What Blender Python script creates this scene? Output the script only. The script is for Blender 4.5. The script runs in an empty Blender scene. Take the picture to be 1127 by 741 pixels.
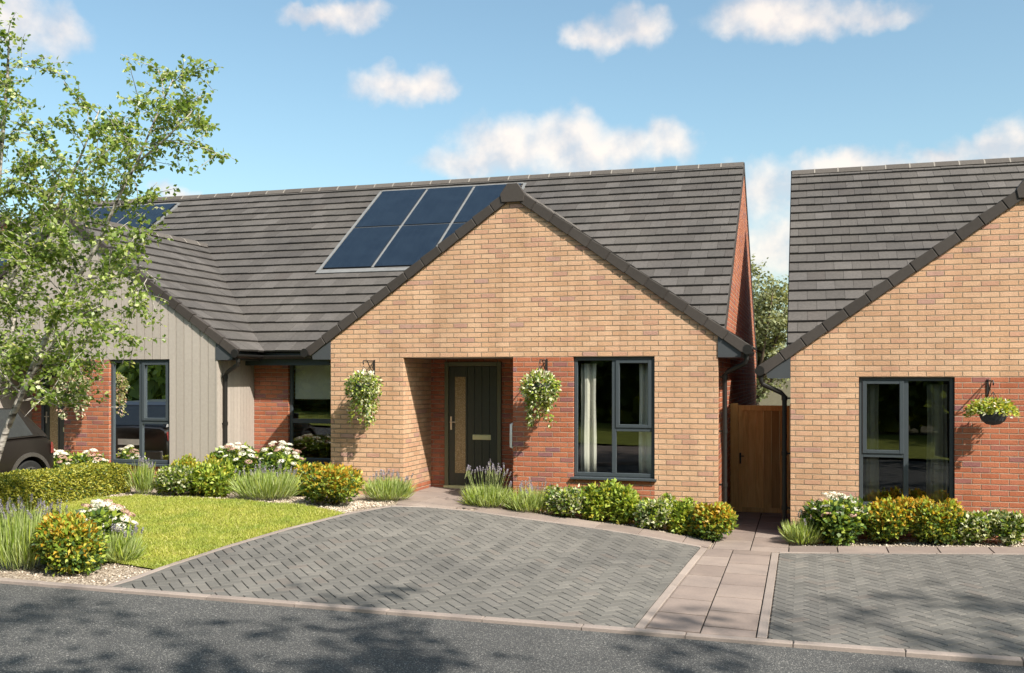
import bpy, bmesh, math, random
import numpy as np
from mathutils import Vector, Matrix
random.seed(7); rng = np.random.default_rng(11)
scn = bpy.context.scene
COL = scn.collection
R = math.radians

# ------------------------------------------------------------------ materials
def newmat(name):
    m = bpy.data.materials.new(name); m.use_nodes = True
    nt = m.node_tree; nt.nodes.clear()
    out = nt.nodes.new('ShaderNodeOutputMaterial')
    return m, nt, out
def N(nt, typ, **kw):
    n = nt.nodes.new(typ)
    for k, v in kw.items(): setattr(n, k, v)
    return n
def L(nt, a, b): nt.links.new(a, b)
def math_n(nt, op, a, b=None, c=None):
    n = N(nt, 'ShaderNodeMath', operation=op)
    for i, v in enumerate((a, b, c)):
        if v is None: continue
        if isinstance(v, (int, float)): n.inputs[i].default_value = v
        else: L(nt, v, n.inputs[i])
    return n.outputs[0]
def ramp(nt, fac, stops, interp='LINEAR'):
    r = N(nt, 'ShaderNodeValToRGB'); r.color_ramp.interpolation = interp
    els = r.color_ramp.elements
    while len(els) > 1: els.remove(els[0])
    els[0].position = stops[0][0]; els[0].color = (*stops[0][1], 1)
    for p, c in stops[1:]:
        e = els.new(p); e.color = (*c, 1)
    L(nt, fac, r.inputs[0]); return r.outputs[0]
def noise(nt, scale, detail=4, rough=.55, vec=None, dist=0):
    n = N(nt, 'ShaderNodeTexNoise'); n.inputs['Scale'].default_value = scale
    n.inputs['Detail'].default_value = detail; n.inputs['Roughness'].default_value = rough
    n.inputs['Distortion'].default_value = dist
    if vec is not None: L(nt, vec, n.inputs['Vector'])
    return n.outputs[0]
def pos(nt): return N(nt, 'ShaderNodeNewGeometry').outputs['Position']
def mix(nt, fac, a, b, mode='MIX'):
    m = N(nt, 'ShaderNodeMix', data_type='RGBA', blend_type=mode)
    for i, v in ((0, fac), (6, a), (7, b)):
        if isinstance(v, (int, float)): m.inputs[i].default_value = v
        elif isinstance(v, tuple): m.inputs[i].default_value = (*v, 1)
        else: L(nt, v, m.inputs[i])
    return m.outputs[2]
def bsdf(nt, out, col, rough=.8, spec=.3, metal=0, bump=None, bstr=.3, bdist=.01):
    p = N(nt, 'ShaderNodeBsdfPrincipled')
    if isinstance(col, tuple): p.inputs['Base Color'].default_value = (*col, 1)
    else: L(nt, col, p.inputs['Base Color'])
    if isinstance(rough, (int, float)): p.inputs['Roughness'].default_value = rough
    else: L(nt, rough, p.inputs['Roughness'])
    p.inputs['Specular IOR Level'].default_value = spec
    p.inputs['Metallic'].default_value = metal
    if bump is not None:
        b = N(nt, 'ShaderNodeBump'); b.inputs['Strength'].default_value = bstr; b.inputs['Distance'].default_value = bdist
        L(nt, bump, b.inputs['Height']); L(nt, b.outputs[0], p.inputs['Normal'])
    L(nt, p.outputs[0], out.inputs[0]); return p
def plain(name, col, rough=.6, spec=.4, metal=0, var=.12, scale=9, bstr=.0):
    m, nt, out = newmat(name)
    n = noise(nt, scale, 5, .6, pos(nt))
    d = tuple(c*(1-var) for c in col); e = tuple(min(1, c*(1+var)) for c in col)
    c = ramp(nt, n, [(.3, d), (.7, e)])
    bsdf(nt, out, c, rough, spec, metal, n if bstr else None, bstr, .01)
    return m
def brick_mat(name, stops, mortar):
    m, nt, out = newmat(name)
    uv = N(nt, 'ShaderNodeUVMap'); uv.uv_map = 'UVMap'
    s = N(nt, 'ShaderNodeSeparateXYZ'); L(nt, uv.outputs[0], s.inputs[0])
    wob = math_n(nt, 'MULTIPLY', math_n(nt, 'SUBTRACT', noise(nt, 14, 2, .5, uv.outputs[0]), .5), .006)
    u = math_n(nt, 'ADD', s.outputs[0], wob); v = math_n(nt, 'ADD', s.outputs[1], wob)
    vr = math_n(nt, 'DIVIDE', v, .075)
    row = math_n(nt, 'FLOOR', vr); fv = math_n(nt, 'FRACT', vr)
    odd = math_n(nt, 'FRACT', math_n(nt, 'MULTIPLY', row, .5))      # 0 or .5
    uc = math_n(nt, 'ADD', math_n(nt, 'DIVIDE', u, .225), odd)
    col = math_n(nt, 'FLOOR', uc); fu = math_n(nt, 'FRACT', uc)
    # distance into the brick from the mortar, in metres
    du = math_n(nt, 'MULTIPLY', math_n(nt, 'MINIMUM', fu, math_n(nt, 'SUBTRACT', 1., fu)), .225)
    dv = math_n(nt, 'MULTIPLY', math_n(nt, 'MINIMUM', fv, math_n(nt, 'SUBTRACT', 1., fv)), .075)
    d = math_n(nt, 'MINIMUM', math_n(nt, 'ADD', du, .0022), dv)
    mr = N(nt, 'ShaderNodeMapRange'); mr.interpolation_type = 'SMOOTHSTEP'
    L(nt, d, mr.inputs[0]); mr.inputs[1].default_value = .0035; mr.inputs[2].default_value = .0095
    mask = mr.outputs[0]
    cv = N(nt, 'ShaderNodeCombineXYZ'); L(nt, col, cv.inputs[0]); L(nt, row, cv.inputs[1])
    wn = N(nt, 'ShaderNodeTexWhiteNoise', noise_dimensions='2D'); L(nt, cv.outputs[0], wn.inputs['Vector'])
    bc = ramp(nt, wn.outputs[0], stops)
    fine = noise(nt, 60, 4, .65, uv.outputs[0]); big = noise(nt, .7, 3, .5, uv.outputs[0])
    bc = mix(nt, 1., bc, ramp(nt, fine, [(.25, (.72, .72, .72)), (.75, (1.2, 1.2, 1.2))]), 'MULTIPLY')
    bc = mix(nt, 1., bc, ramp(nt, big, [(.3, (.92, .92, .93)), (.7, (1.06, 1.05, 1.03))]), 'MULTIPLY')
    mc = mix(nt, fine, tuple(x*.8 for x in mortar), tuple(x*1.15 for x in mortar))
    c = mix(nt, mask, mc, bc)
    h = math_n(nt, 'ADD', mask, math_n(nt, 'MULTIPLY', fine, .25))
    h = math_n(nt, 'ADD', h, math_n(nt, 'MULTIPLY', wn.outputs[0], .35))
    sz = N(nt, 'ShaderNodeMapping'); sz.inputs['Scale'].default_value = (2.2, .35, 1); L(nt, uv.outputs[0], sz.inputs[0])
    st = noise(nt, 1., 5, .65, sz.outputs[0], .4)                   # faint weather streaks
    c = mix(nt, 1., c, ramp(nt, st, [(.32, (.84, .83, .82)), (.6, (1.05, 1.05, 1.05))]), 'MULTIPLY')
    bsdf(nt, out, c, .88, .2, 0, h, 1., .024)
    return m
def island_mat(name, stops, rough=.8, spec=.25, fine=30, fvar=.2, bstr=.25, bdist=.006, stain=None):
    m, nt, out = newmat(name)
    r = N(nt, 'ShaderNodeNewGeometry')
    c = ramp(nt, r.outputs['Random Per Island'], stops)
    n = noise(nt, fine, 5, .65, r.outputs['Position'])
    c = mix(nt, 1., c, ramp(nt, n, [(.25, (1-fvar,)*3), (.75, (1+fvar,)*3)]), 'MULTIPLY')
    if stain:
        n2 = noise(nt, stain, 4, .6, r.outputs['Position'], .6)
        c = mix(nt, 1., c, ramp(nt, n2, [(.3, (.80, .80, .81)), (.65, (1.10, 1.09, 1.07))]), 'MULTIPLY')
    bsdf(nt, out, c, rough, spec, 0, n, bstr, bdist)
    return m
def leaf_mat(name, stops, trans=.35, rough=.45, spec=.35, tcol=1.3, patch=0):
    m, nt, out = newmat(name)
    r = N(nt, 'ShaderNodeNewGeometry')
    c = ramp(nt, r.outputs['Random Per Island'], stops)
    if patch: c = mix(nt, 1., c, ramp(nt, noise(nt, patch, 4, .6, r.outputs['Position'], .5), [(.3, (.72, .84, .8)), (.5, (1, 1, 1)), (.7, (1.12, 1.04, 1.1))]), 'MULTIPLY')
    p = N(nt, 'ShaderNodeBsdfPrincipled'); L(nt, c, p.inputs['Base Color'])
    p.inputs['Roughness'].default_value = rough; p.inputs['Specular IOR Level'].default_value = spec
    t = N(nt, 'ShaderNodeBsdfTranslucent')
    L(nt, mix(nt, 1., c, (tcol*1.1, tcol, tcol*.5), 'MULTIPLY'), t.inputs[0])
    x = N(nt, 'ShaderNodeMixShader'); x.inputs[0].default_value = trans
    L(nt, p.outputs[0], x.inputs[1]); L(nt, t.outputs[0], x.inputs[2]); L(nt, x.outputs[0], out.inputs[0])
    return m

M = {}
M['tan'] = brick_mat('tan_brick', [(0, (.52, .308, .188)), (.3, (.57, .347, .217)), (.65, (.61, .392, .256)), (.85, (.56, .332, .214)), (.93, (.51, .29, .195)), (.98, (.46, .262, .198)), (1, (.45, .275, .222))], (.43, .325, .222))
M['red'] = brick_mat('red_brick', [(0, (.36, .115, .060)), (.3, (.40, .135, .072)), (.65, (.44, .16, .088)), (.86, (.375, .125, .078)), (.93, (.30, .12, .10)), (1, (.25, .115, .12))], (.50, .35, .26))
M['board'] = island_mat('taupe_board', [(0, (.35, .308, .272)), (1, (.40, .353, .314))], .6, .3, 20, .08, .1, .003)
M['boardback'] = plain('board_gap', (.08, .075, .068))
M['tile'] = island_mat('roof_tile', [(0, (.079, .071, .067)), (.25, (.088, .080, .075)), (.75, (.099, .090, .085)), (.93, (.113, .103, .098)), (1, (.084, .074, .069))], .85, .2, 25, .22, .35, .006, .6)
M['underlay'] = plain('roof_underlay', (.03, .028, .027), .9)
M['ridge'] = island_mat('ridge_tile', [(0, (.085, .074, .067)), (1, (.11, .097, .088))], .85, .2, 25, .15, .2)
M['verge'] = island_mat('verge_cap', [(0, (.040, .033, .029)), (1, (.055, .046, .041))], .7, .3, 25, .12, .1)
M['mortar'] = plain('ridge_mortar', (.24, .215, .19), .9)
M['lead'] = plain('lead_flashing', (.19, .19, .19), .6, .3, .1)
M['frame'] = plain('slate_blue_frame', (.05, .061, .070), .38, .45, 0, .05)
M['fascia'] = plain('fascia_grey', (.055, .06, .066), .45, .4, 0, .05)
M['fasciab'] = plain('fascia_blue', (.042, .056, .066), .45, .4, 0, .05)
M['gutter'] = plain('black_plastic', (.016, .0145, .0135), .45, .3, 0, .08)
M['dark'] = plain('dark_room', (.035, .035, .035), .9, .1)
M['soffitw'] = plain('porch_ceiling', (.25, .24, .23), .7)
M['door'] = plain('charcoal_green_door', (.035, .043, .036), .4, .45, 0, .06)
M['doorframe'] = plain('reflection_toned_door_frame', (.12, .125, .078), .4, .4, 0, .06)  # olive tone paints in the light reflected off a dark frame
M['steel'] = plain('brushed_steel', (.6, .58, .52), .3, .5, .9, .05)
M['brass'] = plain('pale_brass', (.62, .62, .36), .4, .5, .1, .05)
M['white'] = plain('white_paint', (.72, .72, .70), .5)
M['curtain'] = plain('cream_curtain', (.78, .73, .66), .9, .1, 0, .06, 30)
M['blind'] = plain('cream_blind', (.75, .75, .68), .9, .1, 0, .04, 30)
M['black'] = plain('black_iron', (.02, .018, .017), .5, .4)
M['bark'] = None

def glass_mat(name, ior=1.9, tint=(.75, .78, .76)):
    m, nt, out = newmat(name)
    f = N(nt, 'ShaderNodeFresnel'); f.inputs[0].default_value = ior
    n = noise(nt, .9, 2, .5, pos(nt))
    b = N(nt, 'ShaderNodeBump'); b.inputs['Strength'].default_value = .06; b.inputs['Distance'].default_value = .02
    L(nt, n, b.inputs['Height'])
    g = N(nt, 'ShaderNodeBsdfGlossy'); g.inputs['Roughness'].default_value = .0; L(nt, b.outputs[0], g.inputs['Normal'])
    g.inputs[0].default_value = (.95, .97, 1, 1)
    t = N(nt, 'ShaderNodeBsdfTransparent'); t.inputs[0].default_value = (*tint, 1)
    x = N(nt, 'ShaderNodeMixShader'); L(nt, f.outputs[0], x.inputs[0]); L(nt, t.outputs[0], x.inputs[1]); L(nt, g.outputs[0], x.inputs[2])
    L(nt, x.outputs[0], out.inputs[0]); return m
M['glass'] = glass_mat('window_glass')
def obscure_mat():
    m, nt, out = newmat('obscure_glass')
    v = N(nt, 'ShaderNodeTexVoronoi'); v.inputs['Scale'].default_value = 42; L(nt, pos(nt), v.inputs['Vector'])
    c = ramp(nt, v.outputs['Distance'], [(0, (.50, .38, .20)), (.6, (.29, .21, .10))])
    bsdf(nt, out, c, .18, .6, 0, v.outputs['Distance'], .9, .01); return m
M['obscure'] = obscure_mat()
def solar_mat():
    m, nt, out = newmat('solar_cells')
    g = N(nt, 'ShaderNodeNewGeometry')
    n = noise(nt, 3, 3, .5, g.outputs['Position'])
    c = ramp(nt, n, [(.3, (.009, .015, .026)), (.7, (.013, .021, .034))])
    s = N(nt, 'ShaderNodeSeparateXYZ'); L(nt, g.outputs['Position'], s.inputs[0])
    fx = math_n(nt, 'FRACT', math_n(nt, 'MULTIPLY', s.outputs[0], 6.2))
    ln = math_n(nt, 'LESS_THAN', fx, .05)
    c = mix(nt, math_n(nt, 'MULTIPLY', ln, .06), c, (.10, .13, .2))
    bsdf(nt, out, c, .2, .35); return m
M['solar'] = solar_mat()
def asphalt():
    m, nt, out = newmat('asphalt')
    p = pos(nt)
    v = N(nt, 'ShaderNodeTexVoronoi'); v.inputs['Scale'].default_value = 135; L(nt, p, v.inputs['Vector'])
    s = N(nt, 'ShaderNodeSeparateColor'); L(nt, v.outputs['Color'], s.inputs[0])
    c = ramp(nt, s.outputs[0], [(0, (.050, .051, .052)), (.55, (.070, .0705, .071)), (.82, (.105, .104, .102)), (.95, (.19, .185, .172)), (1, (.34, .33, .31))])
    big = noise(nt, .8, 5, .65, p, .8); n2 = noise(nt, 240, 2, .5, p)
    c = mix(nt, 1., c, ramp(nt, big, [(.3, (.82, .82, .83)), (.7, (1.15, 1.14, 1.13))]), 'MULTIPLY')
    h = math_n(nt, 'ADD', math_n(nt, 'MULTIPLY', v.outputs['Distance'], .8), math_n(nt, 'MULTIPLY', n2, .4))
    bsdf(nt, out, c, .85, .25, 0, h, .7, .006); return m
M['asphalt'] = asphalt()
M['paver'] = island_mat('grey_block', [(0, (.122, .117, .109)), (.3, (.14, .134, .125)), (.7, (.153, .146, .136)), (.92, (.17, .161, .149)), (1, (.158, .141, .128))], .9, .15, 70, .18, .3, .004, .55)
M['joint'] = plain('joint_sand', (.035, .033, .03), .95, .1, 0, .2, 60)
M['slab'] = island_mat('pink_grey_slab', [(0, (.215, .172, .152)), (.5, (.25, .20, .178)), (1, (.285, .232, .206))], .85, .2, 45, .10, .2, .003, 1.6)
M['kerb'] = island_mat('pink_kerb', [(0, (.25, .208, .187)), (1, (.31, .26, .235))], .85, .2, 50, .12, .2, .003, 1.1)
def gravel_sheet():
    m, nt, out = newmat('gravel_mulch')
    p = pos(nt)
    v = N(nt, 'ShaderNodeTexVoronoi'); v.inputs['Scale'].default_value = 45; L(nt, p, v.inputs['Vector'])
    s = N(nt, 'ShaderNodeSeparateColor'); L(nt, v.outputs['Color'], s.inputs[0])
    c = ramp(nt, s.outputs[1], [(0, (.30, .235, .18)), (.5, (.45, .37, .295)), (1, (.60, .52, .44))])
    c = mix(nt, 1., c, ramp(nt, v.outputs['Distance'], [(.35, (1, 1, 1)), (.75, (.35, .32, .3))]), 'MULTIPLY')
    inv = math_n(nt, 'SUBTRACT', 1., v.outputs['Distance'])
    bsdf(nt, out, c, .9, .2, 0, inv, .8, .02); return m
M['gravel'] = gravel_sheet()
M['stone'] = island_mat('pebble', [(0, (.32, .25, .19)), (.5, (.48, .40, .32)), (1, (.66, .59, .51))], .85, .2, 80, .1)
M['soil'] = plain('soil', (.10, .085, .05), .95, .1, 0, .3, 3, .3)
M['turf'] = plain('turf', (.15, .17, .028), .95, .1, 0, .25, 8, .3)
M['verge_grass'] = plain('verge_grass', (.20, .22, .045), .95, .1, 0, .25, 2, .3)
M['grass'] = leaf_mat('grass_blade', [(0, (.24, .29, .04)), (.5, (.37, .41, .07)), (.85, (.47, .48, .13)), (1, (.58, .55, .24))], .3, .6, .2, 1.3, 1.6)
M['l_green'] = leaf_mat('bright_green_leaf', [(0, (.12, .20, .02)), (.5, (.30, .40, .05)), (1, (.52, .58, .12))])
M['l_dark'] = leaf_mat('dark_green_leaf', [(0, (.035, .075, .018)), (.6, (.09, .16, .04)), (1, (.15, .21, .06))])
M['l_cream'] = leaf_mat('cream_leaf', [(0, (.36, .40, .20)), (1, (.66, .66, .47))], .3)
M['l_yell'] = leaf_mat('yellow_leaf', [(0, (.30, .32, .04)), (.6, (.52, .46, .06)), (1, (.60, .50, .10))])
M['l_oran'] = leaf_mat('orange_leaf', [(0, (.36, .19, .02)), (.6, (.54, .32, .03)), (1, (.62, .44, .07))])
M['l_lav'] = leaf_mat('lavender_leaf', [(0, (.24, .33, .09)), (.6, (.40, .49, .17)), (1, (.54, .58, .30))], .3, .6)
M['f_lav'] = leaf_mat('lavender_flower', [(0, (.22, .19, .30)), (.6, (.36, .33, .43)), (1, (.50, .47, .52))], .2, .7)
M['f_white'] = leaf_mat('white_petal', [(0, (.62, .62, .54)), (.7, (.82, .81, .76)), (1, (.80, .68, .62))], .25, .6)
M['f_pink'] = leaf_mat('dusty_pink_petal', [(0, (.42, .25, .20)), (1, (.62, .43, .36))], .25, .6)
M['l_hedge'] = leaf_mat('hedge_leaf', [(0, (.17, .19, .02)), (.5, (.37, .37, .045)), (1, (.55, .52, .12))])
M['l_birch'] = leaf_mat('birch_leaf', [(0, (.07, .13, .02)), (.35, (.17, .26, .045)), (.75, (.33, .43, .11)), (.94, (.52, .58, .24)), (1, (.70, .72, .48))], .5, .35, .5)
M['l_far'] = leaf_mat('grey_green_leaf', [(0, (.12, .14, .06)), (.5, (.23, .25, .12)), (1, (.38, .39, .22))])
M['l_edge'] = leaf_mat('brightened_woodland_leaf', [(0, (.10, .14, .03)), (.5, (.26, .33, .08)), (1, (.45, .50, .16))], .65)  # leaf colour raised to make up for this edge being backlit
M['l_wood'] = leaf_mat('woodland_leaf', [(0, (.06, .09, .022)), (.6, (.13, .18, .045)), (1, (.22, .27, .08))], .45)
M['stem'] = plain('woody_stem', (.09, .065, .045), .9, .1)
def birch_bark():
    m, nt, out = newmat('birch_bark'); p = pos(nt)
    mp = N(nt, 'ShaderNodeMapping'); mp.inputs['Scale'].default_value = (6, 6, 26); L(nt, p, mp.inputs[0])
    n = noise(nt, 1., 5, .6, mp.outputs[0], .5)
    c = ramp(nt, n, [(.36, (.05, .042, .036)), (.46, (.30, .27, .24)), (.6, (.50, .46, .42))])
    bsdf(nt, out, c, .8, .2, 0, n, .3, .01); return m
M['birch'] = birch_bark()
M['bark'] = plain('brown_bark', (.10, .075, .055), .9, .1, 0, .3, 14, .4)
def wood():
    m, nt, out = newmat('stained_timber')
    g = N(nt, 'ShaderNodeNewGeometry')
    mp = N(nt, 'ShaderNodeMapping'); mp.inputs['Scale'].default_value = (22, 22, 1.6); L(nt, g.outputs['Position'], mp.inputs[0])
    n = noise(nt, 1., 6, .6, mp.outputs[0], 1.2)
    c = ramp(nt, n, [(.25, (.50, .285, .10)), (.5, (.68, .42, .165)), (.75, (.78, .52, .23))])
    c = mix(nt, 1., c, ramp(nt, g.outputs['Random Per Island'], [(0, (.62, .60, .58)), (.5, (.95, .95, .95)), (1, (1.2, 1.18, 1.15))]), 'MULTIPLY')
    bsdf(nt, out, c, .65, .3, 0, n, .25, .004); return m
M['wood'] = wood()
M['bowl'] = plain('dark_wicker_bowl', (.045, .05, .06), .7, .3, 0, .3, 60, .5)
M['carpaint'] = plain('bronze_grey_paint', (.017, .0138, .0115), .3, .5, .1, .03)
M['cartrim'] = plain('grey_arch_trim', (.06, .054, .048), .6, .3)
M['tyre'] = plain('tyre_rubber', (.022, .022, .022), .85, .2)
M['alloy'] = plain('dark_alloy', (.14, .135, .13), .35, .5, .6)
M['carglass'] = plain('tinted_car_glass', (.03, .034, .036), .06, .6)
M['taillight'] = plain('red_tail_lamp', (.22, .03, .025), .25, .5)
M['lamp'] = plain('clear_lamp', (.6, .6, .6), .1, .6)

# ------------------------------------------------------------------ objects
def tag(o, label=None, cat=None, group=None, kind=None):
    if label: o['label'] = label
    if cat: o['category'] = cat
    if group: o['group'] = group
    if kind: o['kind'] = kind
    return o
def empty(name, loc, label=None, cat=None, group=None, rz=0):
    o = bpy.data.objects.new(name, None); COL.objects.link(o)
    o.location = loc; o.rotation_euler = (0, 0, rz); o.empty_display_size = .2
    return tag(o, label, cat, group)
def wloc(o):
    v = Vector((0, 0, 0))
    while o: v += o.location; o = o.parent
    return v
def link(name, me, parent=None):
    o = bpy.data.objects.new(name, me); COL.objects.link(o)
    if parent: o.parent = parent
    return o

class MB:
    """collects polygons; build() links them as one mesh object"""
    def __init__(s): s.v = []; s.f = []; s.m = []
    def poly(s, pts, mi=0):
        b = len(s.v); s.v += [tuple(p) for p in pts]; s.f.append(tuple(range(b, b+len(pts)))); s.m.append(mi)
    def solid(s, bot, top, mi=0):
        n = len(bot); b = len(s.v); s.v += [tuple(p) for p in bot] + [tuple(p) for p in top]
        s.f.append(tuple(range(b+n-1, b-1, -1))); s.f.append(tuple(range(b+n, b+2*n))); s.m += [mi, mi]
        for i in range(n):
            j = (i+1) % n
            s.f.append((b+i, b+j, b+n+j, b+n+i)); s.m.append(mi)
    def box(s, x0, x1, y0, y1, z0, z1, mi=0):
        s.solid([(x0, y0, z0), (x1, y0, z0), (x1, y1, z0), (x0, y1, z0)], [(x0, y0, z1), (x1, y0, z1), (x1, y1, z1), (x0, y1, z1)], mi)
    def prism_y(s, pts, y0, y1, mi=0):
        s.solid([(x, y0, z) for x, z in pts], [(x, y1, z) for x, z in pts], mi)
    def prism_x(s, pts, x0, x1, mi=0):
        s.solid([(x0, y, z) for y, z in pts], [(x1, y, z) for y, z in pts], mi)
    def tube(s, pts, rads, n=8, mi=0, cap=True):
        pts = [Vector(p) for p in pts]; b = len(s.v); ref = None
        for i, p in enumerate(pts):
            d = (pts[min(i+1, len(pts)-1)] - pts[max(i-1, 0)]).normalized()
            if ref is None: ref = d.orthogonal().normalized()
            ref = (ref - d*ref.dot(d))
            ref = ref.normalized() if ref.length > 1e-4 else d.orthogonal().normalized()
            w = d.cross(ref); r = rads[i] if isinstance(rads, (list, tuple)) else rads
            for k in range(n):
                a = 2*math.pi*k/n
                s.v.append(tuple(p + ref*(r*math.cos(a)) + w*(r*math.sin(a))))
        for i in range(len(pts)-1):
            for k in range(n):
                k2 = (k+1) % n
                s.f.append((b+i*n+k, b+i*n+k2, b+(i+1)*n+k2, b+(i+1)*n+k)); s.m.append(mi)
        if cap:
            s.f.append(tuple(range(b+n-1, b-1, -1))); e = b+(len(pts)-1)*n
            s.f.append(tuple(range(e, e+n))); s.m += [mi, mi]
    def build(s, name, mats, parent=None, T=None, uv=False, smooth=False, bevel=0, recalc=True):
        if not isinstance(mats, (list, tuple)): mats = [mats]
        me = bpy.data.meshes.new(name)
        off = wloc(parent) if parent else Vector((0, 0, 0))
        vs = [T(*p) for p in s.v] if T else s.v
        me.from_pydata([(p[0]-off.x, p[1]-off.y, p[2]-off.z) for p in vs], [], s.f)
        for m in mats: me.materials.append(m)
        me.polygons.foreach_set('material_index', s.m)
        if recalc or bevel:
            bm = bmesh.new(); bm.from_mesh(me)
            if recalc: bmesh.ops.recalc_face_normals(bm, faces=bm.faces)
            if bevel: bmesh.ops.bevel(bm, geom=bm.edges[:], offset=bevel, segments=1, affect='EDGES', clamp_overlap=True)
            bm.to_mesh(me); bm.free()
        if uv:
            lay = me.uv_layers.new(name='UVMap')
            for p in me.polygons:
                ax = 1 if abs(p.normal.x) > max(abs(p.normal.y), abs(p.normal.z)*.0+.5) else 0
                for li in p.loop_indices:
                    co = me.vertices[me.loops[li].vertex_index].co
                    w = (co.x+off.x, co.y+off.y, co.z+off.z)
                    flat = abs(p.normal.z) > .8
                    lay.data[li].uv = (w[ax], w[2] if not flat else w[1])
        if smooth:
            me.polygons.foreach_set('use_smooth', [True]*len(me.polygons))
        me.update()
        return link(name, me, parent)
def np_mesh(name, V, F, mats, mi=None, parent=None, kind=None, smooth=False):
    V = np.asarray(V, np.float32).reshape(-1, 3); F = np.asarray(F, np.int32)
    me = bpy.data.meshes.new(name); k = F.shape[1]
    me.vertices.add(len(V)); me.vertices.foreach_set('co', V.ravel())
    me.loops.add(F.size); me.loops.foreach_set('vertex_index', F.ravel())
    me.polygons.add(len(F)); me.polygons.foreach_set('loop_start', np.arange(0, F.size, k, dtype=np.int32))
    if mi is not None: me.polygons.foreach_set('material_index', np.asarray(mi, np.int32))
    for m in (mats if isinstance(mats, (list, tuple)) else [mats]): me.materials.append(m)
    me.update(calc_edges=True); me.validate()
    o = link(name, me, parent)
    if kind: o['kind'] = kind
    return o
def clip(poly, conv):
    """clip a 2-D polygon by a convex counter-clockwise polygon"""
    out = poly
    for i in range(len(conv)):
        a = conv[i]; b = conv[(i+1) % len(conv)]; inp = out; out = []
        if not inp: return []
        def sd(p): return (b[0]-a[0])*(p[1]-a[1]) - (b[1]-a[1])*(p[0]-a[0])
        for j in range(len(inp)):
            p = inp[j]; q = inp[(j+1) % len(inp)]; sp = sd(p); sq = sd(q)
            if sp >= 0: out.append(p)
            if (sp >= 0) != (sq >= 0):
                t = sp/(sp-sq); out.append((p[0]+t*(q[0]-p[0]), p[1]+t*(q[1]-p[1])))
    return out
def area(p): return .5*sum(p[i][0]*p[(i+1) % len(p)][1]-p[(i+1) % len(p)][0]*p[i][1] for i in range(len(p)))
def inset(p, d):
    n = len(p); out = []
    for i in range(n):
        a, b, c = Vector(p[i-1]), Vector(p[i]), Vector(p[(i+1) % n])
        e1 = (b-a); e2 = (c-b)
        if e1.length < 1e-6 or e2.length < 1e-6: out.append(tuple(b)); continue
        n1 = Vector((-e1.y, e1.x)).normalized(); n2 = Vector((-e2.y, e2.x)).normalized()
        k = 1+n1.dot(n2); v = (n1+n2)/max(k, .35)
        out.append((b.x+v.x*d, b.y+v.y*d))
    return out

# ------------------------------------------------------------------ terrain
GH = [(-400, -.05), (-5.6, -.05), (-3.5, -.215), (-2.2, -.32), (-1.2, -.45), (-.2, -.45), (2.7, -.32), (400, -.32)]
def gh(X):
    for (a, za), (b, zb) in zip(GH, GH[1:]):
        if X <= b: return za+(zb-za)*(X-a)/(b-a)
    return -.32
def gr(X): return -.45-.03*(max(-16, min(X, 8))+1.4)
def g(X, Y):
    t = min(1, max(0, (Y-8.6)/4.4)); return gr(X)*(1-t)+gh(X)*t
def yk(X): return 8.76+.09*max(-14, min(X, 9))
def sheet(mb, poly, dz, res=.35, mi=0, zf=g):
    x0 = min(p[0] for p in poly); x1 = max(p[0] for p in poly); y0 = min(p[1] for p in poly); y1 = max(p[1] for p in poly)
    nx = max(1, math.ceil((x1-x0)/res)); ny = max(1, math.ceil((y1-y0)/res))
    for i in range(nx):
        for j in range(ny):
            a, b = x0+(x1-x0)*i/nx, x0+(x1-x0)*(i+1)/nx; c, d = y0+(y1-y0)*j/ny, y0+(y1-y0)*(j+1)/ny
            q = clip([(a, c), (b, c), (b, d), (a, d)], poly)
            if len(q) > 2: mb.poly([(x, y, zf(x, y)+dz) for x, y in q], mi)
def paver(mb, p2, h, ch=.004, dep=.03, mi=0):
    if len(p2) < 3 or area(p2) < 2e-4: return
    p3 = inset(p2, ch)
    b = len(mb.v); n = len(p2); dz = random.uniform(-.0015, .0015)
    for P, dd in ((p2, -dep), (p2, -ch), (p3, 0)):
        for x, y in P: mb.v.append((x, y, g(x, y)+h+dz+dd))
    for r in range(2):
        for i in range(n):
            j = (i+1) % n; mb.f.append((b+r*n+i, b+r*n+j, b+(r+1)*n+j, b+(r+1)*n+i)); mb.m.append(mi)
    mb.f.append(tuple(range(b+2*n, b+3*n))); mb.m.append(mi)

xs = [-500, -250, -120, -60, -40, -25] + [x*1.0 for x in range(-18, 11)] + [14, 20, 40, 60, 120, 250, 500]
ys = [-400, -200, -100, -60, -30, -16, -8, -4, -2] + [y*1.0 for y in range(0, 28)] + [32, 40, 60, 100, 200, 400, 900]
V = [(x, y, g(x, y)-.10) for y in ys for x in xs]
nx = len(xs)
F = [(j*nx+i, j*nx+i+1, (j+1)*nx+i+1, (j+1)*nx+i) for j in range(len(ys)-1) for i in range(nx-1)]
o = np_mesh('ground', V, F, M['soil']); tag(o, kind='structure')

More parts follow.
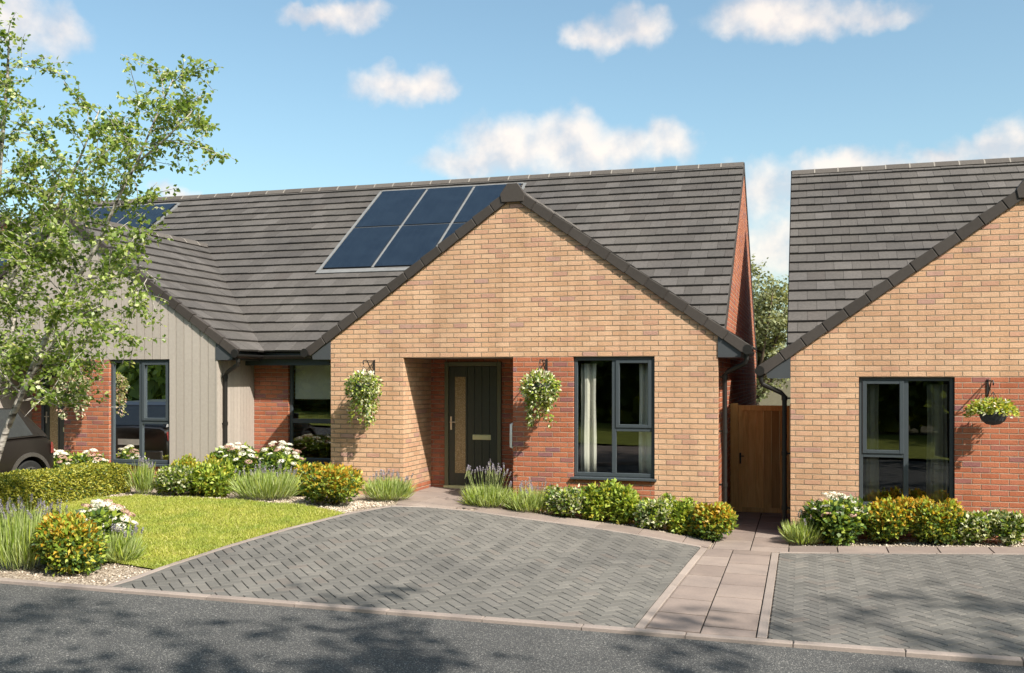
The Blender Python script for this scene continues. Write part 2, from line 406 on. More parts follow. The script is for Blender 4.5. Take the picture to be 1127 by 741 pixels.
mb = MB()                                                       # the road runs along the front of the plots
sheet(mb, [(-60, -1.5), (60, -1.5), (60, 9.6), (-60, 9.6)], -.022, 1.0, 0, lambda x, y: gr(x))
o = mb.build('road', M['asphalt'], recalc=False); tag(o, kind='structure')
mb = MB()                                                       # built-out pavement on the camera's side
for q in ([(-60, -1.5), (-3.3, -1.5), (-3.1, 1.0), (-3.6, 3.4), (-4.6, 5.1), (-5.6, 5.72), (-7.2, 5.86), (-60, 5.2)],):
    mb.solid([(x, y, gr(x)-.2) for x, y in q], [(x, y, gr(x)+.05) for x, y in q])
o = mb.build('pavement', M['slab']); tag(o, kind='structure')
mb = MB(); sheet(mb, [(-60, -14), (60, -14), (60, -1.5), (-60, -1.5)], .04, 4, 0, lambda x, y: gr(x))
o = mb.build('opposite_lawn', M['verge_grass'], recalc=False); tag(o, kind='structure')

mb = MB()                                                       # planting beds under everything: pale gravel mulch
sheet(mb, [(-16, yk(-14)+.05), (-14, yk(-14)+.05), (9, yk(9)+.05), (9.5, 9.7), (9.5, 15.5), (-16, 15.5)], -.012, .4)
sheet(mb, [(-1.3, 15.5), (-.05, 15.5), (-.05, 27), (-1.3, 27)], -.012, .8)
o = mb.build('planting_bed', M['gravel'], recalc=False); tag(o, kind='structure')

mb = MB()                                                       # kerb stones along the road
x = -20.0
while x < 9:
    x2 = x+.905; a = (x+.004, yk(x)); b = (x2-.004, yk(x2))
    q = [a, b, (b[0], b[1]+.095), (a[0], a[1]+.095)]
    paver(mb, q, .014, .008, .2)
    x = x2
o = mb.build('kerb', M['kerb'], recalc=False); tag(o, kind='structure')

# block-paved parking spaces, 45 degree herringbone
def herringbone(poly, name, bl=.226, bw=.113):
    mb = MB(); gap = .0095
    cx = sum(p[0] for p in poly)/len(poly); cy = sum(p[1] for p in poly)/len(poly)
    rx = max(abs(p[0]-cx) for p in poly)+.4; ry = max(abs(p[1]-cy) for p in poly)+.4
    inner = inset(poly, .003); c45 = math.sqrt(.5); n = int((rx+ry)/bw)+4
    def put(x, y, w, h):
        mx, my = x+w/2, y+h/2
        if abs(mx-my)*c45 > rx or abs(mx+my)*c45 > ry: return
        q = [(x+gap/2, y+gap/2), (x+w-gap/2, y+gap/2), (x+w-gap/2, y+h-gap/2), (x+gap/2, y+h-gap/2)]
        paver(mb, clip([((px-py)*c45+cx, (px+py)*c45+cy) for px, py in q], inner), .012)
    for i in range(-n, n):
        for k in range(-n//2, n//2):                                # one flat and one upright block per step of the stair
            put(i*bw + k*2*bl, i*bw, bl, bw); put(i*bw + k*2*bl - bw, i*bw, bw, bl)
    sheet(mb, poly, -.010, .4, 1)
    o = mb.build(name, [M['paver'], M['joint']], recalc=False); return tag(o, kind='structure')
D1 = [(-6.60, yk(-6.6)+.105), (-1.46, yk(-1.46)+.105), (-1.30, 13.06), (-4.56, 13.33), (-5.2, 13.22), (-5.62, 12.95), (-5.97, 12.35), (-6.27, 11.3), (-6.47, 10.2), (-6.58, 9.2)]
herringbone(D1, 'driveway')
D2 = [(-.30, yk(-.3)+.105), (6.5, yk(6.5)+.105), (6.5, 13.02), (-.30, 12.98)]
herringbone(D2, 'parking_bay')

mb = MB()                                                       # pale edging either side of the paving
def edging(pts, w=.085, step=.6):
    for a, b in zip(pts, pts[1:]):
        a = Vector(a); b = Vector(b); d = (b-a); n = max(1, round(d.length/step)); u = d.normalized(); v = Vector((-u.y, u.x))
        for i in range(n):
            p = a+d*(i/n)+u*.002; q = a+d*((i+1)/n)-u*.002
            qd = [tuple(p), tuple(q), tuple(q+v*w), tuple(p+v*w)]
            paver(mb, qd if area(qd) > 0 else qd[::-1], .016, .004)
edging([(-1.37, yk(-1.37)+.105), (-1.21, 13.06)], .08)
edging([(-.31, yk(-.31)+.105), (-.31, 12.98)])
edging(D1[2:] + [D1[0]], -.075)
edging([(6.5, 13.03), (-.30, 12.985)], -.06)
o = mb.build('edging_kerb', M['kerb']); tag(o, kind='structure')

mb = MB()                                                       # pinkish paving slabs: path to the gate, door path, strips
def slabs(poly, x0, y0, sx, sy, off=0, gap=.014):
    for i in range(-2, 40):
        for j in range(-2, 40):
            x = x0+i*sx; y = y0+j*sy+(off if i % 2 else 0)
            gy = gap*1.15
            q = clip([(x+gap/2, y+gy), (x+sx-gap/2, y+gy), (x+sx-gap/2, y+sy-gy), (x+gap/2, y+sy-gy)], poly)
            paver(mb, q, .012, .003)
    sheet(mb, poly, -.002, .4, 1)
P1 = [(-1.355, yk(-1.3)+.105), (-.40, yk(-.4)+.105), (-.40, 12.95), (-.14, 13.05), (-.14, 17.0), (-1.17, 17.0), (-1.17, 13.1)]
P1a = [(-1.355, yk(-1.3)+.105), (-.402, yk(-.4)+.105), (-.402, 13.05), (-1.195, 13.05)]
slabs(P1a, -1.36, 8.8, .48, .62, .25)
slabs([(-1.17, 13.07), (-.19, 13.07), (-.19, 17.0), (-1.17, 17.0)], -1.15, 13.07, .48, .75, .35)
slabs([(-5.60, 13.03), (-5.2, 13.30), (-4.56, 13.41), (-4.26, 13.9), (-4.26, 14.3), (-5.95, 14.3), (-5.78, 13.6)], -6.05, 13.0, .6, .6)
slabs([(-5.98, 14.30), (-4.23, 14.30), (-4.23, 15.49), (-5.98, 15.49)], -6.05, 14.2, .6, .6)
x = -4.55
while x < -1.25:
    x2 = min(x+.6, -1.2)
    y1 = 13.415+(x+4.56)*-.078; y2 = 13.415+(x2+4.56)*-.078
    paver(mb, [(x+.007, y1), (x2-.007, y2), (x2-.007, y2+.50), (x+.007, y1+.50)], .012, .003); x = x2
x = -.19
while x < 6.4:
    paver(mb, [(x+.007, 13.05), (x+.593, 13.05), (x+.593, 13.56), (x+.007, 13.56)], .012, .003); x += .6
o = mb.build('path', [M['slab'], M['joint']], recalc=False); tag(o, kind='structure')

LAWNS = [[(-10.45, 9.7), (-6.655, 9.05), (-6.54, 10.2), (-10.45, 10.2)], [(-10.45, 10.2), (-6.54, 10.2), (-6.34, 11.3), (-10.45, 11.3)],
         [(-10.45, 11.3), (-6.34, 11.3), (-6.04, 12.36), (-6.95, 12.78), (-8.5, 13.02), (-9.9, 12.98), (-10.45, 12.6)]]
mb = MB()
for q in LAWNS: sheet(mb, q, .006, .3)
o = mb.build('lawn', M['turf'], recalc=False); tag(o, kind='structure')
def inside(P, X, Y):
    ok = np.ones(len(X), bool)
    for i in range(len(P)):
        a = P[i]; b = P[(i+1) % len(P)]
        ok &= (b[0]-a[0])*(Y-a[1])-(b[1]-a[1])*(X-a[0]) >= 0
    return ok
gv = np.vectorize(g)
n = 120000
X = rng.uniform(-10.5, -6, n); Y = rng.uniform(9.1, 13.1, n); k = inside(LAWNS[0], X, Y) | inside(LAWNS[1], X, Y) | inside(LAWNS[2], X, Y); X = X[k]; Y = Y[k]; n = len(X)
Z = gv(X, Y)+.004
a = rng.uniform(0, 2*np.pi, n); h = rng.uniform(.018, .042, n)*(1+.25*np.sin(X*7+Y*3)*np.sin(Y*5)); w = rng.uniform(.004, .008, n)
lean = rng.normal(0, .022, (n, 2)); h *= np.where(rng.random(n) < .06, 1.5, 1)
V = np.zeros((n, 3, 3))
V[:, 0] = np.stack([X-np.cos(a)*w, Y-np.sin(a)*w, Z], 1); V[:, 1] = np.stack([X+np.cos(a)*w, Y+np.sin(a)*w, Z], 1)
V[:, 2] = np.stack([X+lean[:, 0], Y+lean[:, 1], Z+h], 1)
np_mesh('grass', V, np.arange(3*n).reshape(n, 3), M['grass'], kind='stuff')
# loose pebbles on the beds
spots = []
def peb(n, x0, x1, y0, y1):
    for _ in range(n): spots.append((random.uniform(x0, x1), random.uniform(y0, y1)))
peb(2600, -4.25, -1.2, 13.60, 14.25); peb(1500, -.1, 5, 13.58, 14.25); peb(1500, -10.4, -6.0, 12.8, 13.6); peb(500, -6.4, -5.6, 12.9, 13.7); peb(700, -10, -6.7, 8.4, 9.3); peb(300, -6.6, -6.05, 12.35, 12.9)
OCT = np.array([(1, 0, 0), (0, 1, 0), (-1, 0, 0), (0, -1, 0), (0, 0, 1), (0, 0, -1)], float)
OF = np.array([(0, 1, 4), (1, 2, 4), (2, 3, 4), (3, 0, 4), (1, 0, 5), (2, 1, 5), (3, 2, 5), (0, 3, 5)])
V = []; F = []
D1o = inset(D1, -.1); DP = [(-5.7, 12.9), (-4.2, 13.2), (-4.2, 15.5), (-6.0, 15.5), (-5.85, 13.5)]
for x, y in spots:
    xa, ya = np.array([x]), np.array([y])
    if inside(D1o, xa, ya)[0] or any(inside(q, xa, ya)[0] for q in LAWNS) or inside(DP, xa, ya)[0] or y < yk(x)+.12 or (-4.6 < x < -1.2 and y < 13.93+(x+4.56)*-.078): continue
    s = random.uniform(.008, .02); aa = random.uniform(0, 6.28); c, sn = math.cos(aa), math.sin(aa)
    pt = OCT*np.array([s*random.uniform(.8, 1.5), s, s*.7])*rng.uniform(.75, 1.15, (6, 1))
    pt = np.stack([pt[:, 0]*c-pt[:, 1]*sn+x, pt[:, 0]*sn+pt[:, 1]*c+y, pt[:, 2]+g(x, y)-.004], 1)
    F.append(OF+len(V)*6); V.append(pt)
np_mesh('gravel', np.concatenate(V), np.concatenate(F), M['stone'], kind='stuff')

# ------------------------------------------------------------------ houses
YF, YS, YR, YB = 14.3, 15.45, 20.7, 26.1
ZR = 6.17; YE = 15.1; ZE = 2.25; AP = 4.66; HW = 3.45; SL = .70
def tiles(mb, P0, ex, es, nrm, W, Ln, off=0, gauge=.315, tw=.29):
    P0 = Vector(P0); ex = Vector(ex).normalized(); es = Vector(es).normalized(); nrm = Vector(nrm).normalized()
    rows = math.ceil(Ln/gauge)
    for r in range(rows):
        s0 = r*gauge; s1 = min(s0+gauge+.07, Ln)
        x = -(tw/2 if r % 2 else 0)
        while x < W-1e-6:
            a, b = max(0, x)+.0022, min(W, x+tw)-.0022
            x += tw
            if b-a < .02: continue
            j = random.uniform(-.003, .003); k = random.uniform(-.004, .004); t = random.uniform(-.002, .002)
            def q(u, s, h): return P0+ex*u+es*(s+k)+nrm*h
            lo, hi = .058+j, .014+j*.5
            B = [q(a, s0, lo-.034), q(b, s0, lo-.034+t), q(b, s1, -.004), q(a, s1, -.004)]
            Tt = [q(a, s0, lo), q(b, s0, lo+t), q(b, s1, hi), q(a, s1, hi)]
            mb.solid(B, Tt, 0)
    Pq = [P0+es*.03, P0+ex*W+es*.03, P0+ex*W+es*Ln, P0+es*Ln]
    mb.poly([p-nrm*.006 for p in Pq], 1)

def ridge(mb, A, B, ang=None, unit=.45, z=.0):
    A = Vector(A); B = Vector(B); d = (B-A); n = max(1, round(d.length/unit)); u = d.normalized()
    side = Vector((-u.y, u.x, 0)); up = Vector((0, 0, 1))
    prof = [(-.15, -.085), (-.075, .0), (0, .03), (.075, .0), (.15, -.085), (.13, -.10), (0, -.01), (-.13, -.10)]
    for i in range(n):
        p = A+d*(i/n)+u*.008; q = A+d*((i+1)/n)-u*.008
        jz = random.uniform(-.004, .004)
        mb.solid([p+side*x+up*(h+.05+jz) for x, h in prof], [q+side*x+up*(h+.05+jz) for x, h in prof], 0)
        mm = A+d*((i+1)/n)
        mb.solid([mm-u*.012+side*x*1.02+up*(h+.053) for x, h in prof], [mm+u*.012+side*x*1.02+up*(h+.053) for x, h in prof], 1)

def window(parent, T, xl0, xl1, z0, z1, yf, name, casement='hi', kind='three', label=None):
    """slate-blue frame; kind three: fixed pane + opening casement above a fixed light on the low-xl ('lo') or high-xl side"""
    W = xl1-xl0; fw = .055
    root = bpy.data.objects.new(name, None); COL.objects.link(root); root.parent = parent
    if label: root['label'] = label
    y0, y1 = yf+.045, yf+.105
    fr = MB()
    fr.box(xl0+.006, xl0+fw, y0, y1, z0+.03, z1-.004); fr.box(xl1-fw, xl1-.006, y0, y1, z0+.03, z1-.004)
    fr.box(xl0+fw, xl1-fw, y0+.001, y1, z1-fw, z1-.004); fr.box(xl0+fw, xl1-fw, y0+.001, y1, z0+.03, z0+.03+fw)
    zt = 1.03; panes = []
    if kind == 'three':
        mid = xl0+W*.5
        fr.box(mid-.032, mid+.032, y0+.002, y1, z0+.03+fw, z1-fw)
        lo = casement == 'lo'
        c0, c1 = (xl0+fw, mid-.032) if lo else (mid+.032, xl1-fw)
        f0, f1 = (mid+.032, xl1-fw) if lo else (xl0+fw, mid-.032)
        fr.box(c0, c1, y0+.003, y1, zt-.03, zt+.03)
        panes.append((f0, f1, z0+.03+fw, z1-fw)); panes.append((c0, c1, z0+.03+fw, zt-.03))
        cs = MB(); s = .048; yc = y0-.012
        cs.box(c0-.006, c0+s, yc, y1-.01, zt+.024, z1-fw+.006); cs.box(c1-s, c1+.006, yc, y1-.01, zt+.024, z1-fw+.006)
        cs.box(c0+s, c1-s, yc+.001, y1-.01, zt+.024, zt+.024+s); cs.box(c0+s, c1-s, yc+.001, y1-.01, z1-fw+.006-s, z1-fw+.006)
        cs.build('casement', M['frame'], root, T, bevel=.004)
        panes.append((c0+s, c1-s, zt+.024+s, z1-fw+.006-s))
    else:
        fr.box(xl0+fw, xl1-fw, y0+.003, y1, zt-.04, zt+.04)
        panes += [(xl0+fw, xl1-fw, zt+.04, z1-fw), (xl0+fw, xl1-fw, z0+.03+fw, zt-.04)]
    fr.build('frame', M['frame'], root, T, bevel=.004)
    for a, b, c, d in panes:
        gm = MB(); gm.poly([(a-.004, y0+.032, c-.004), (b+.004, y0+.032, c-.004), (b+.004, y0+.032, d+.004), (a-.004, y0+.032, d+.004)])
        gm.build('pane', M['glass'], root, T, recalc=False)
    sl = MB(); sl.solid([(xl0-.03, yf-.05, z0-.012), (xl1+.03, yf-.05, z0-.012), (xl1+.03, yf+.10, z0-.012), (xl0-.03, yf+.10, z0-.012)],
                        [(xl0-.03, yf-.05, z0+.014), (xl1+.03, yf-.05, z0+.014), (xl1+.03, yf+.10, z0+.03), (xl0-.03, yf+.10, z0+.03)])
    sl.build('sill', M['frame'], root, T)
    return root

def boards(mb, polys, y, t=.02, w=.155, gap=.012):
    x0 = min(p[0] for q in polys for p in q); x1 = max(p[0] for q in polys for p in q)
    for q in polys:
        x = x0
        while x < x1:
            c = clip([(x+gap/2, -2), (x+w-gap/2, -2), (x+w-gap/2, 8), (x+gap/2, 8)], q)
            if len(c) > 2 and area(c) > 1e-4: mb.prism_y(c, y, y+t)
            x += w

def curtain(x, z, y, w, h, label, full=True):
    m = MB(); n = 40; top = []; 
    rows = 6
    b = len(m.v); ph = random.uniform(0, 6)
    for r in range(rows+1):
        zz = z+h*r/rows
        for i in range(n+1):
            u = i/n
            m.v.append((x+(u-.5)*w*(1+.06*math.sin(r*1.1)), y+.035*math.sin(u*w*46+ph+.25*math.sin(r))+.012*math.sin(u*w*91), zz))
    for r in range(rows):
        for i in range(n):
            k = b+r*(n+1)+i; m.f.append((k, k+1, k+n+2, k+n+1)); m.m.append(0)
    o = m.build('curtain', M['curtain'], recalc=False, smooth=True)
    md = o.modifiers.new('cloth', 'SOLIDIFY'); md.thickness = .004
    return tag(o, label, 'curtain', 'curtains behind the front windows')

def house(name, label, x0, sgn, z0, clad=False, ext=3.1, verge_hi=False, verge_lo=True, zr=ZR, vlo=-.06):
    root = empty(name, (x0+sgn*3.04, 17.0, z0), label, 'house', 'brick and timber bungalows along the road')
    T = lambda x, y, z: (x0+sgn*x, y, z0+z)
    WL = 6.08; sl = 1.18 if False else (AP-ZE)/HW
    # walls, each 0.12 thick with its front on YF
    def wall(nm, mat, fn, uv=True, par=root):
        m = MB(); fn(m); return m.build(nm, mat, par, T, uv=uv)
    zt = AP-.05-sl*3.04
    top = [(0, 2.1), (WL, 2.1), (WL, zt), (3.04, AP-.05), (0, zt)]
    A = [(0, -.8), (.9, -.8), (.9, 2.1), (0, 2.1)]; Bk = [(4.83, -.8), (WL, -.8), (WL, 2.1), (4.83, 2.1)]
    if clad:
        def fc(m):
            for q in (top, A, Bk): m.prism_y(q, YF+.02, YF+.12)
        wall('wall', M['boardback'], fc)
        m = MB(); boards(m, [[(x, z) for x, z in top], A, Bk], YF)
        m.build('cladding', M['board'], root, T, bevel=0)
        m = MB(); w = .10
        y = YF+.004
        while y < YS:                                              # return wall boards
            m.box(-.02, 0, y+.003, min(y+w, YS)-.003, -.8, 2.42); y += w
        m.box(-.028, .006, YF-.006, YF+.03, -.8, 2.45)
        m.build('side_cladding', M['board'], root, T)
    else:
        def ft(m):
            for q in (top, A, Bk): m.prism_y(q, YF, YF+.12)
        wall('wall', M['tan'], ft)
    def fr(m):
        m.prism_y([(.9, -.8), (2.11, -.8), (2.11, .3), (.9, .3)], YF, YF+.12)
        m.prism_y([(2.11, -.8), (3.04, -.8), (3.04, 2.1), (2.11, 2.1)], YF, YF+.12)
        m.box(2.92, 3.04, YF+.12, 15.5, -.8, 2.1)
        m.box(2.92, 3.59, 15.5, 15.62, -.8, 2.1); m.box(4.58, 4.95, 15.5, 15.62, -.8, 2.1); m.box(3.59, 4.58, 15.5, 15.62, 2.05, 2.1)
        m.box(4.83, 4.95, YF+.12, 15.5, -.8, .075)
    wall('brick_panel', M['red'], fr)
    wall('porch_wall', M['board'] if clad else M['tan'], lambda m: m.box(4.83, 4.95, YF+.12, 15.5, .075, 2.1))
    wall('porch_ceiling', M['soffitw'], lambda m: m.box(3.04, 4.83, YF+.12, 15.5, 2.1, 2.16), False)
    x1 = WL+ext
    # side gable wall and the rest of the block
    poly = [(YF+.12, -.8), (YB, -.8), (YB, ZE+.0), (YR, zr-.16), (YE+.35, ZE+.10), (YE+.25, 2.40), (YF+.12, 2.40)]
    wall('side_wall', M['red'], lambda m: m.prism_x(poly, .0, .12))
    poly2 = [(YS+.12, -.8), (YB, -.8), (YB, ZE), (YR, zr-.16), (YS+.12, ZE+.2)]
    def fs(m):
        m.box(WL-.12, WL, YF+.12, YS, -.8, 2.4)
        a, b = (WL+.20, WL+1.41)
        m.box(WL, a, YS, YS+.12, -.8, 2.2); m.box(b, x1, YS, YS+.12, -.8, 2.2)
        m.box(a, b, YS, YS+.12, -.8, .3); m.box(a, b, YS, YS+.12, 2.1, 2.2)
        m.box(.12, x1, YB-.12, YB, -.8, 2.2)
        m.prism_x(poly2, x1-.12, x1)
    wall('rear_wall', M['red'], fs)
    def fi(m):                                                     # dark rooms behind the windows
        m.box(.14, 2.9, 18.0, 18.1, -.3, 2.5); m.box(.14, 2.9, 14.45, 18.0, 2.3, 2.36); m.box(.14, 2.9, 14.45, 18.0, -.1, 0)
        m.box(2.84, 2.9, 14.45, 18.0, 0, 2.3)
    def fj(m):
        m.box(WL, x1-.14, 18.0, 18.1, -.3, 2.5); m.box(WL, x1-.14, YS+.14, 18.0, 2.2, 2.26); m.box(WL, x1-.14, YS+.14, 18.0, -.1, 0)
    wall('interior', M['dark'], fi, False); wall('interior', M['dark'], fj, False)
    window(root, T, .9, 2.11, .3, 2.1, YF, 'window', 'lo', 'three')
    window(root, T, WL+.20, WL+1.41, .3, 2.1, YS, 'window', 'lo', 'two', 'two-light window in the set-back wall')
    # front door in the recess
    d = bpy.data.objects.new('front_door', None); COL.objects.link(d); d.parent = root
    m = MB(); y0 = 15.46
    m.box(3.59, 3.66, y0, y0+.08, -.03, 2.05); m.box(4.51, 4.58, y0, y0+.08, -.03, 2.05); m.box(3.66, 4.51, y0+.001, y0+.08, 1.98, 2.05)
    m.build('door_frame', M['doorframe'] if not clad else M['frame'], d, T, bevel=.006)
    m = MB(); m.box(3.59, 4.58, y0-.04, y0+.06, -.05, -.005); m.build('threshold', M['brass'], d, T)
    m = MB()
    gx0, gx1 = 4.215, 4.405                                         # glazed strip on the latch side
    bw = (gx0-.03-3.665)/4
    for i in range(4): m.box(3.665+i*bw+.005, 3.665+(i+1)*bw-.005, y0+.03, y0+.055, 0, 1.975)
    m.box(3.665, gx0-.03, y0+.038, y0+.06, 0, 1.975)
    m.box(gx0-.03, gx0, y0+.026, y0+.06, 0, 1.975); m.box(gx1, 4.505, y0+.026, y0+.06, 0, 1.975)
    m.box(gx0, gx1, y0+.026, y0+.06, 0, .20); m.box(gx0, gx1, y0+.026, y0+.06, 1.80, 1.975)
    m.build('door_leaf', M['door'], d, T, bevel=.002)
    m = MB(); m.box(gx0, gx1, y0+.034, y0+.05, .20, 1.80); m.build('glazed_strip', M['obscure'], d, T)
    m = MB(); m.box(3.77, 4.09, y0+.018, y0+.03, .76, .845); m.box(3.80, 4.06, y0+.010, y0+.02, .775, .83); m.build('letter_plate', M['brass'], d, T, bevel=.004)
    m = MB(); m.box(4.452, 4.478, y0+.012, y0+.026, .92, 1.14); m.tube([(4.465, y0+.012, 1.05), (4.465, y0-.035, 1.05), (4.37, y0-.035, 1.05)], .009, 8)
    m.build('handle', M['steel'], d, T)
    if x0 == -1.178:
        m = MB(); m.tube([(3.05, YF+.03, 1.09), (3.075, YF+.01, 1.08), (3.08, YF+.01, .74), (3.05, YF+.03, .73)], .020, 8)
        m.build('grab_rail', M['white'], root, T, smooth=True)
    # roofs
    rf = MB(); lo = vlo if verge_lo else 0.0; hi = x1+(.06 if verge_hi else 0)
    ln = math.hypot(YR-YE, zr-ZE); es = Vector((0, YR-YE, zr-ZE)).normalized(); nn = Vector((0, -es.z, es.y))
    tiles(rf, (lo, YE, ZE-.04), (1, 0, 0), es, nn, hi-lo, ln)
    bk = Vector((0, -es.y, es.z)); 
    rf.poly([(lo, YR, zr), (hi, YR, zr), (hi, 2*YR-YE, ZE), (lo, 2*YR-YE, ZE)], 0)
    rf.poly([(lo, YR, zr-.05), (hi, YR, zr-.05), (hi, 2*YR-YE, ZE-.06), (lo, 2*YR-YE, ZE-.06)], 1)
    main_roof = rf.build('roof', [M['tile'], M['underlay']], root, T, recalc=False)
    rg = MB(); ridge(rg, (lo, YR, zr-.045), (hi, YR, zr-.045)); rg.build('ridge', [M['ridge'], M['mortar']], main_roof, T)
    for xx in ([lo] if verge_lo else [])+([hi] if verge_hi else []):
        a, b = (xx-.012, xx+.06) if xx == lo else (xx-.06, xx+.012)
        m = MB(); ry = 2*YR-YE
        m.solid([(a, YE+.02, ZE-.16), (b, YE+.02, ZE-.16), (b, YR, zr-.16), (a, YR, zr-.16)], [(a, YE, ZE-.055), (b, YE, ZE-.055), (b, YR, zr-.055), (a, YR, zr-.055)])
        m.build('bargeboard', M['verge'], main_roof, T)
        m = MB()
        m.solid([(a, ry-.02, ZE-.2), (b, ry-.02, ZE-.2), (b, YR+.001, zr-.2), (a, YR+.001, zr-.2)], [(a, ry, ZE+.02), (b, ry, ZE+.02), (b, YR+.001, zr+.02), (a, YR+.001, zr+.02)])
        m.build('bargeboard', M['verge'], main_roof, T)
    # front gable roof
    gm = MB(); y0 = YF-.012; yend = 18.9
    l2 = math.hypot(HW, AP-ZE); e1 = Vector((HW, 0, AP-ZE)).normalized()
    tiles(gm, (3.04-HW, y0+.04, ZE-.04), (0, 1, 0), e1, Vector((-e1.z, 0, e1.x)), yend-y0, l2)
    e2 = Vector((-HW, 0, AP-ZE)).normalized()
    tiles(gm, (3.04+HW, y0+.04, ZE-.04), (0, 1, 0), e2, Vector((e1.z, 0, e1.x)), yend-y0, l2)
    g_roof = gm.build('gable_roof', [M['tile'], M['underlay']], root, T, recalc=False)
    rg = MB(); ridge(rg, (3.04, y0+.1, AP-.045), (3.04, yend-.3, AP-.045)); rg.build('ridge', [M['ridge'], M['mortar']], g_roof, T)
    vg = MB()                                                       # dry verge caps up both rakes
    for s in (-1, 1):
        P = Vector((3.04+s*HW, 0, ZE-.04)); e = Vector((-s*HW, 0, AP-ZE)).normalized(); nn = Vector((s*e.z, 0, abs(e.x)))
        k = 0.0
        while k < l2-.12:
            k1 = min(k+.345, l2-.10)
            c = [P+e*(k+.006)-nn*.098, P+e*(k1-.006)-nn*.090, P+e*(k1-.006)+nn*.044, P+e*(k+.006)+nn*.056]
            vg.prism_y([(p.x, p.z) for p in c], y0-.03, y0+.085); k += .345
        c = [P+e*.02-nn*.08, P+e*(l2-.12)-nn*.08, P+e*(l2-.12)+nn*.03, P+e*.02+nn*.03]
        bb = MB(); bb.prism_y([(p.x, p.z) for p in c], y0-.018, y0+.07); bb.build('verge_gap_backing', M['verge'], g_roof, T)  # strip added behind the caps to stop light leaking through their gaps
    vg.build('verge', M['verge'], g_roof, T, bevel=.006)
    m = MB(); m.prism_y([(2.87, AP-.22), (3.21, AP-.22), (3.235, AP-.10), (3.12, AP+.06), (2.96, AP+.06), (2.845, AP-.10)], y0-.045, y0+.06)
    m.build('ridge_end_cap', M['verge'], g_roof, T, bevel=.006)
    # boxed eaves, fascias and gutters
    for s, ye in ((-1, YE+.1), (1, YE+.1)):
        m = MB(); w = 0 if s < 0 else WL
        m.prism_y([(w+s*.002, 2.08), (w+s*.315, 2.08), (w+s*.335, 2.20), (w+s*.002, 2.455)], YF-.015, ye)
        m.build('boxed_eave', M['fascia'], root, T)
        m = MB(); gx = w+s*.415
        pts = [(gx+.058*math.cos(a), 2.165+.055*math.sin(a)) for a in [math.pi+i*math.pi/8 for i in range(9)]]
        inn = [(gx+.046*math.cos(a), 2.170+.045*math.sin(a)) for a in [2*math.pi-i*math.pi/8 for i in range(9)]]
        m.prism_y(pts+inn, YF-.10, ye-.02)
        m.prism_y([(gx+.066*math.cos(a), 2.185+.07*math.sin(a)) for a in [i*math.pi/8 for i in range(16)]], YF-.118, YF-.096)
        m.build('gutter', M['gutter'], root, T)
    m = MB(); m.box(WL+.34, x1, YE+.06, YE+.085, 2.00, 2.22); m.box(WL, x1, YE+.085, YS, 2.075, 2.09)
    m.build('fascia', M['fasciab'], root, T)
    m = MB(); gy = YE-.03
    pts = [(gy+.058*math.cos(a), 2.165+.055*math.sin(a)) for a in [math.pi+i*math.pi/8 for i in range(9)]]
    inn = [(gy+.046*math.cos(a), 2.170+.045*math.sin(a)) for a in [2*math.pi-i*math.pi/8 for i in range(9)]]
    m.prism_x(pts+inn, WL+.36, x1); m.build('gutter', M['gutter'], root, T)
    # downpipes with swan necks and collars
    px = -.085 if not clad else -.075
    m = MB(); m.tube([(-.40, YF+.02, 2.15), (-.40, YF+.02, 2.05), (-.385, YF+.03, 2.0), (px-.05, YF+.14, 1.88), (px, YF+.16, 1.83), (px, YF+.16, -.75)], .034, 10)
    for zz in (1.80, 1.02, .25, -.3): m.tube([(px, YF+.16, zz-.03), (px, YF+.16, zz+.03)], .042, 10); m.box(px+.01, min(px+.085, 0), YF+.14, YF+.18, zz-.012, zz+.012)
    m.build('downpipe', M['gutter'], root, T, smooth=False)
    m = MB(); m.tube([(WL+.40, YE-.03, 2.13), (WL+.40, YE-.03, 2.06), (WL+.12, YE+.05, 1.92), (WL+.07, YE+.05, 1.86), (WL+.07, YE+.05, -.6)], .034, 10)
    m.build('downpipe', M['gutter'], root, T)
    return root, T

# brick bungalow in the middle (runs to the left from its right-hand corner), clad one beyond it, one across the path, one beyond
house('brick_bungalow', 'tan brick bungalow with front gable, dark green door and red pier beside the gate', -1.178, -1, 0, ext=2.10, vlo=.0)
house('clad_bungalow', 'bungalow with pale taupe vertical board gable behind the parked car and birch', -9.36, -1, 0, clad=True, ext=3.06, verge_lo=False, verge_hi=True)
house('brick_bungalow', 'tan brick bungalow on the right with a plant bowl hanging on its red pier', -.18, 1, -.3, ext=3.1, verge_hi=True, zr=6.24)
house('brick_bungalow', 'far bungalow mostly hidden by birch leaves, only red gable brick showing', -19.75, -1, -.2, ext=3.1, verge_hi=True)

# curtains and blind
curtain(-3.29+.19, .34, YF+.21, .24, 1.66, 'wide cream curtain at left of the window beside the green door')
curtain(-2.225, .34, YF+.20, .22, 1.66, 'narrow cream curtain at right edge of the window beside the green door')
curtain(.72+.17, .04, YF+.20, .20, 1.66, 'narrow cream curtain at left edge of the window above the orange shrubs')
curtain(1.93-.19, .04, YF+.21, .26, 1.66, 'wide pale curtain at right of the window above the orange shrubs')
curtain(-11.47+.27, .34, YF+.165, .38, 1.66, 'cream curtain at left of the window in the taupe boarded gable')
m = MB(); m.box(-8.60, -7.53, YS+.135, YS+.142, 1.42, 2.05); m.tube([(-8.60, YS+.139, 1.42), (-7.53, YS+.139, 1.42)], .012, 8)
tag(m.build('roller_blind', M['blind']), 'half-lowered cream roller blind in the recessed window between the gables', 'blind')

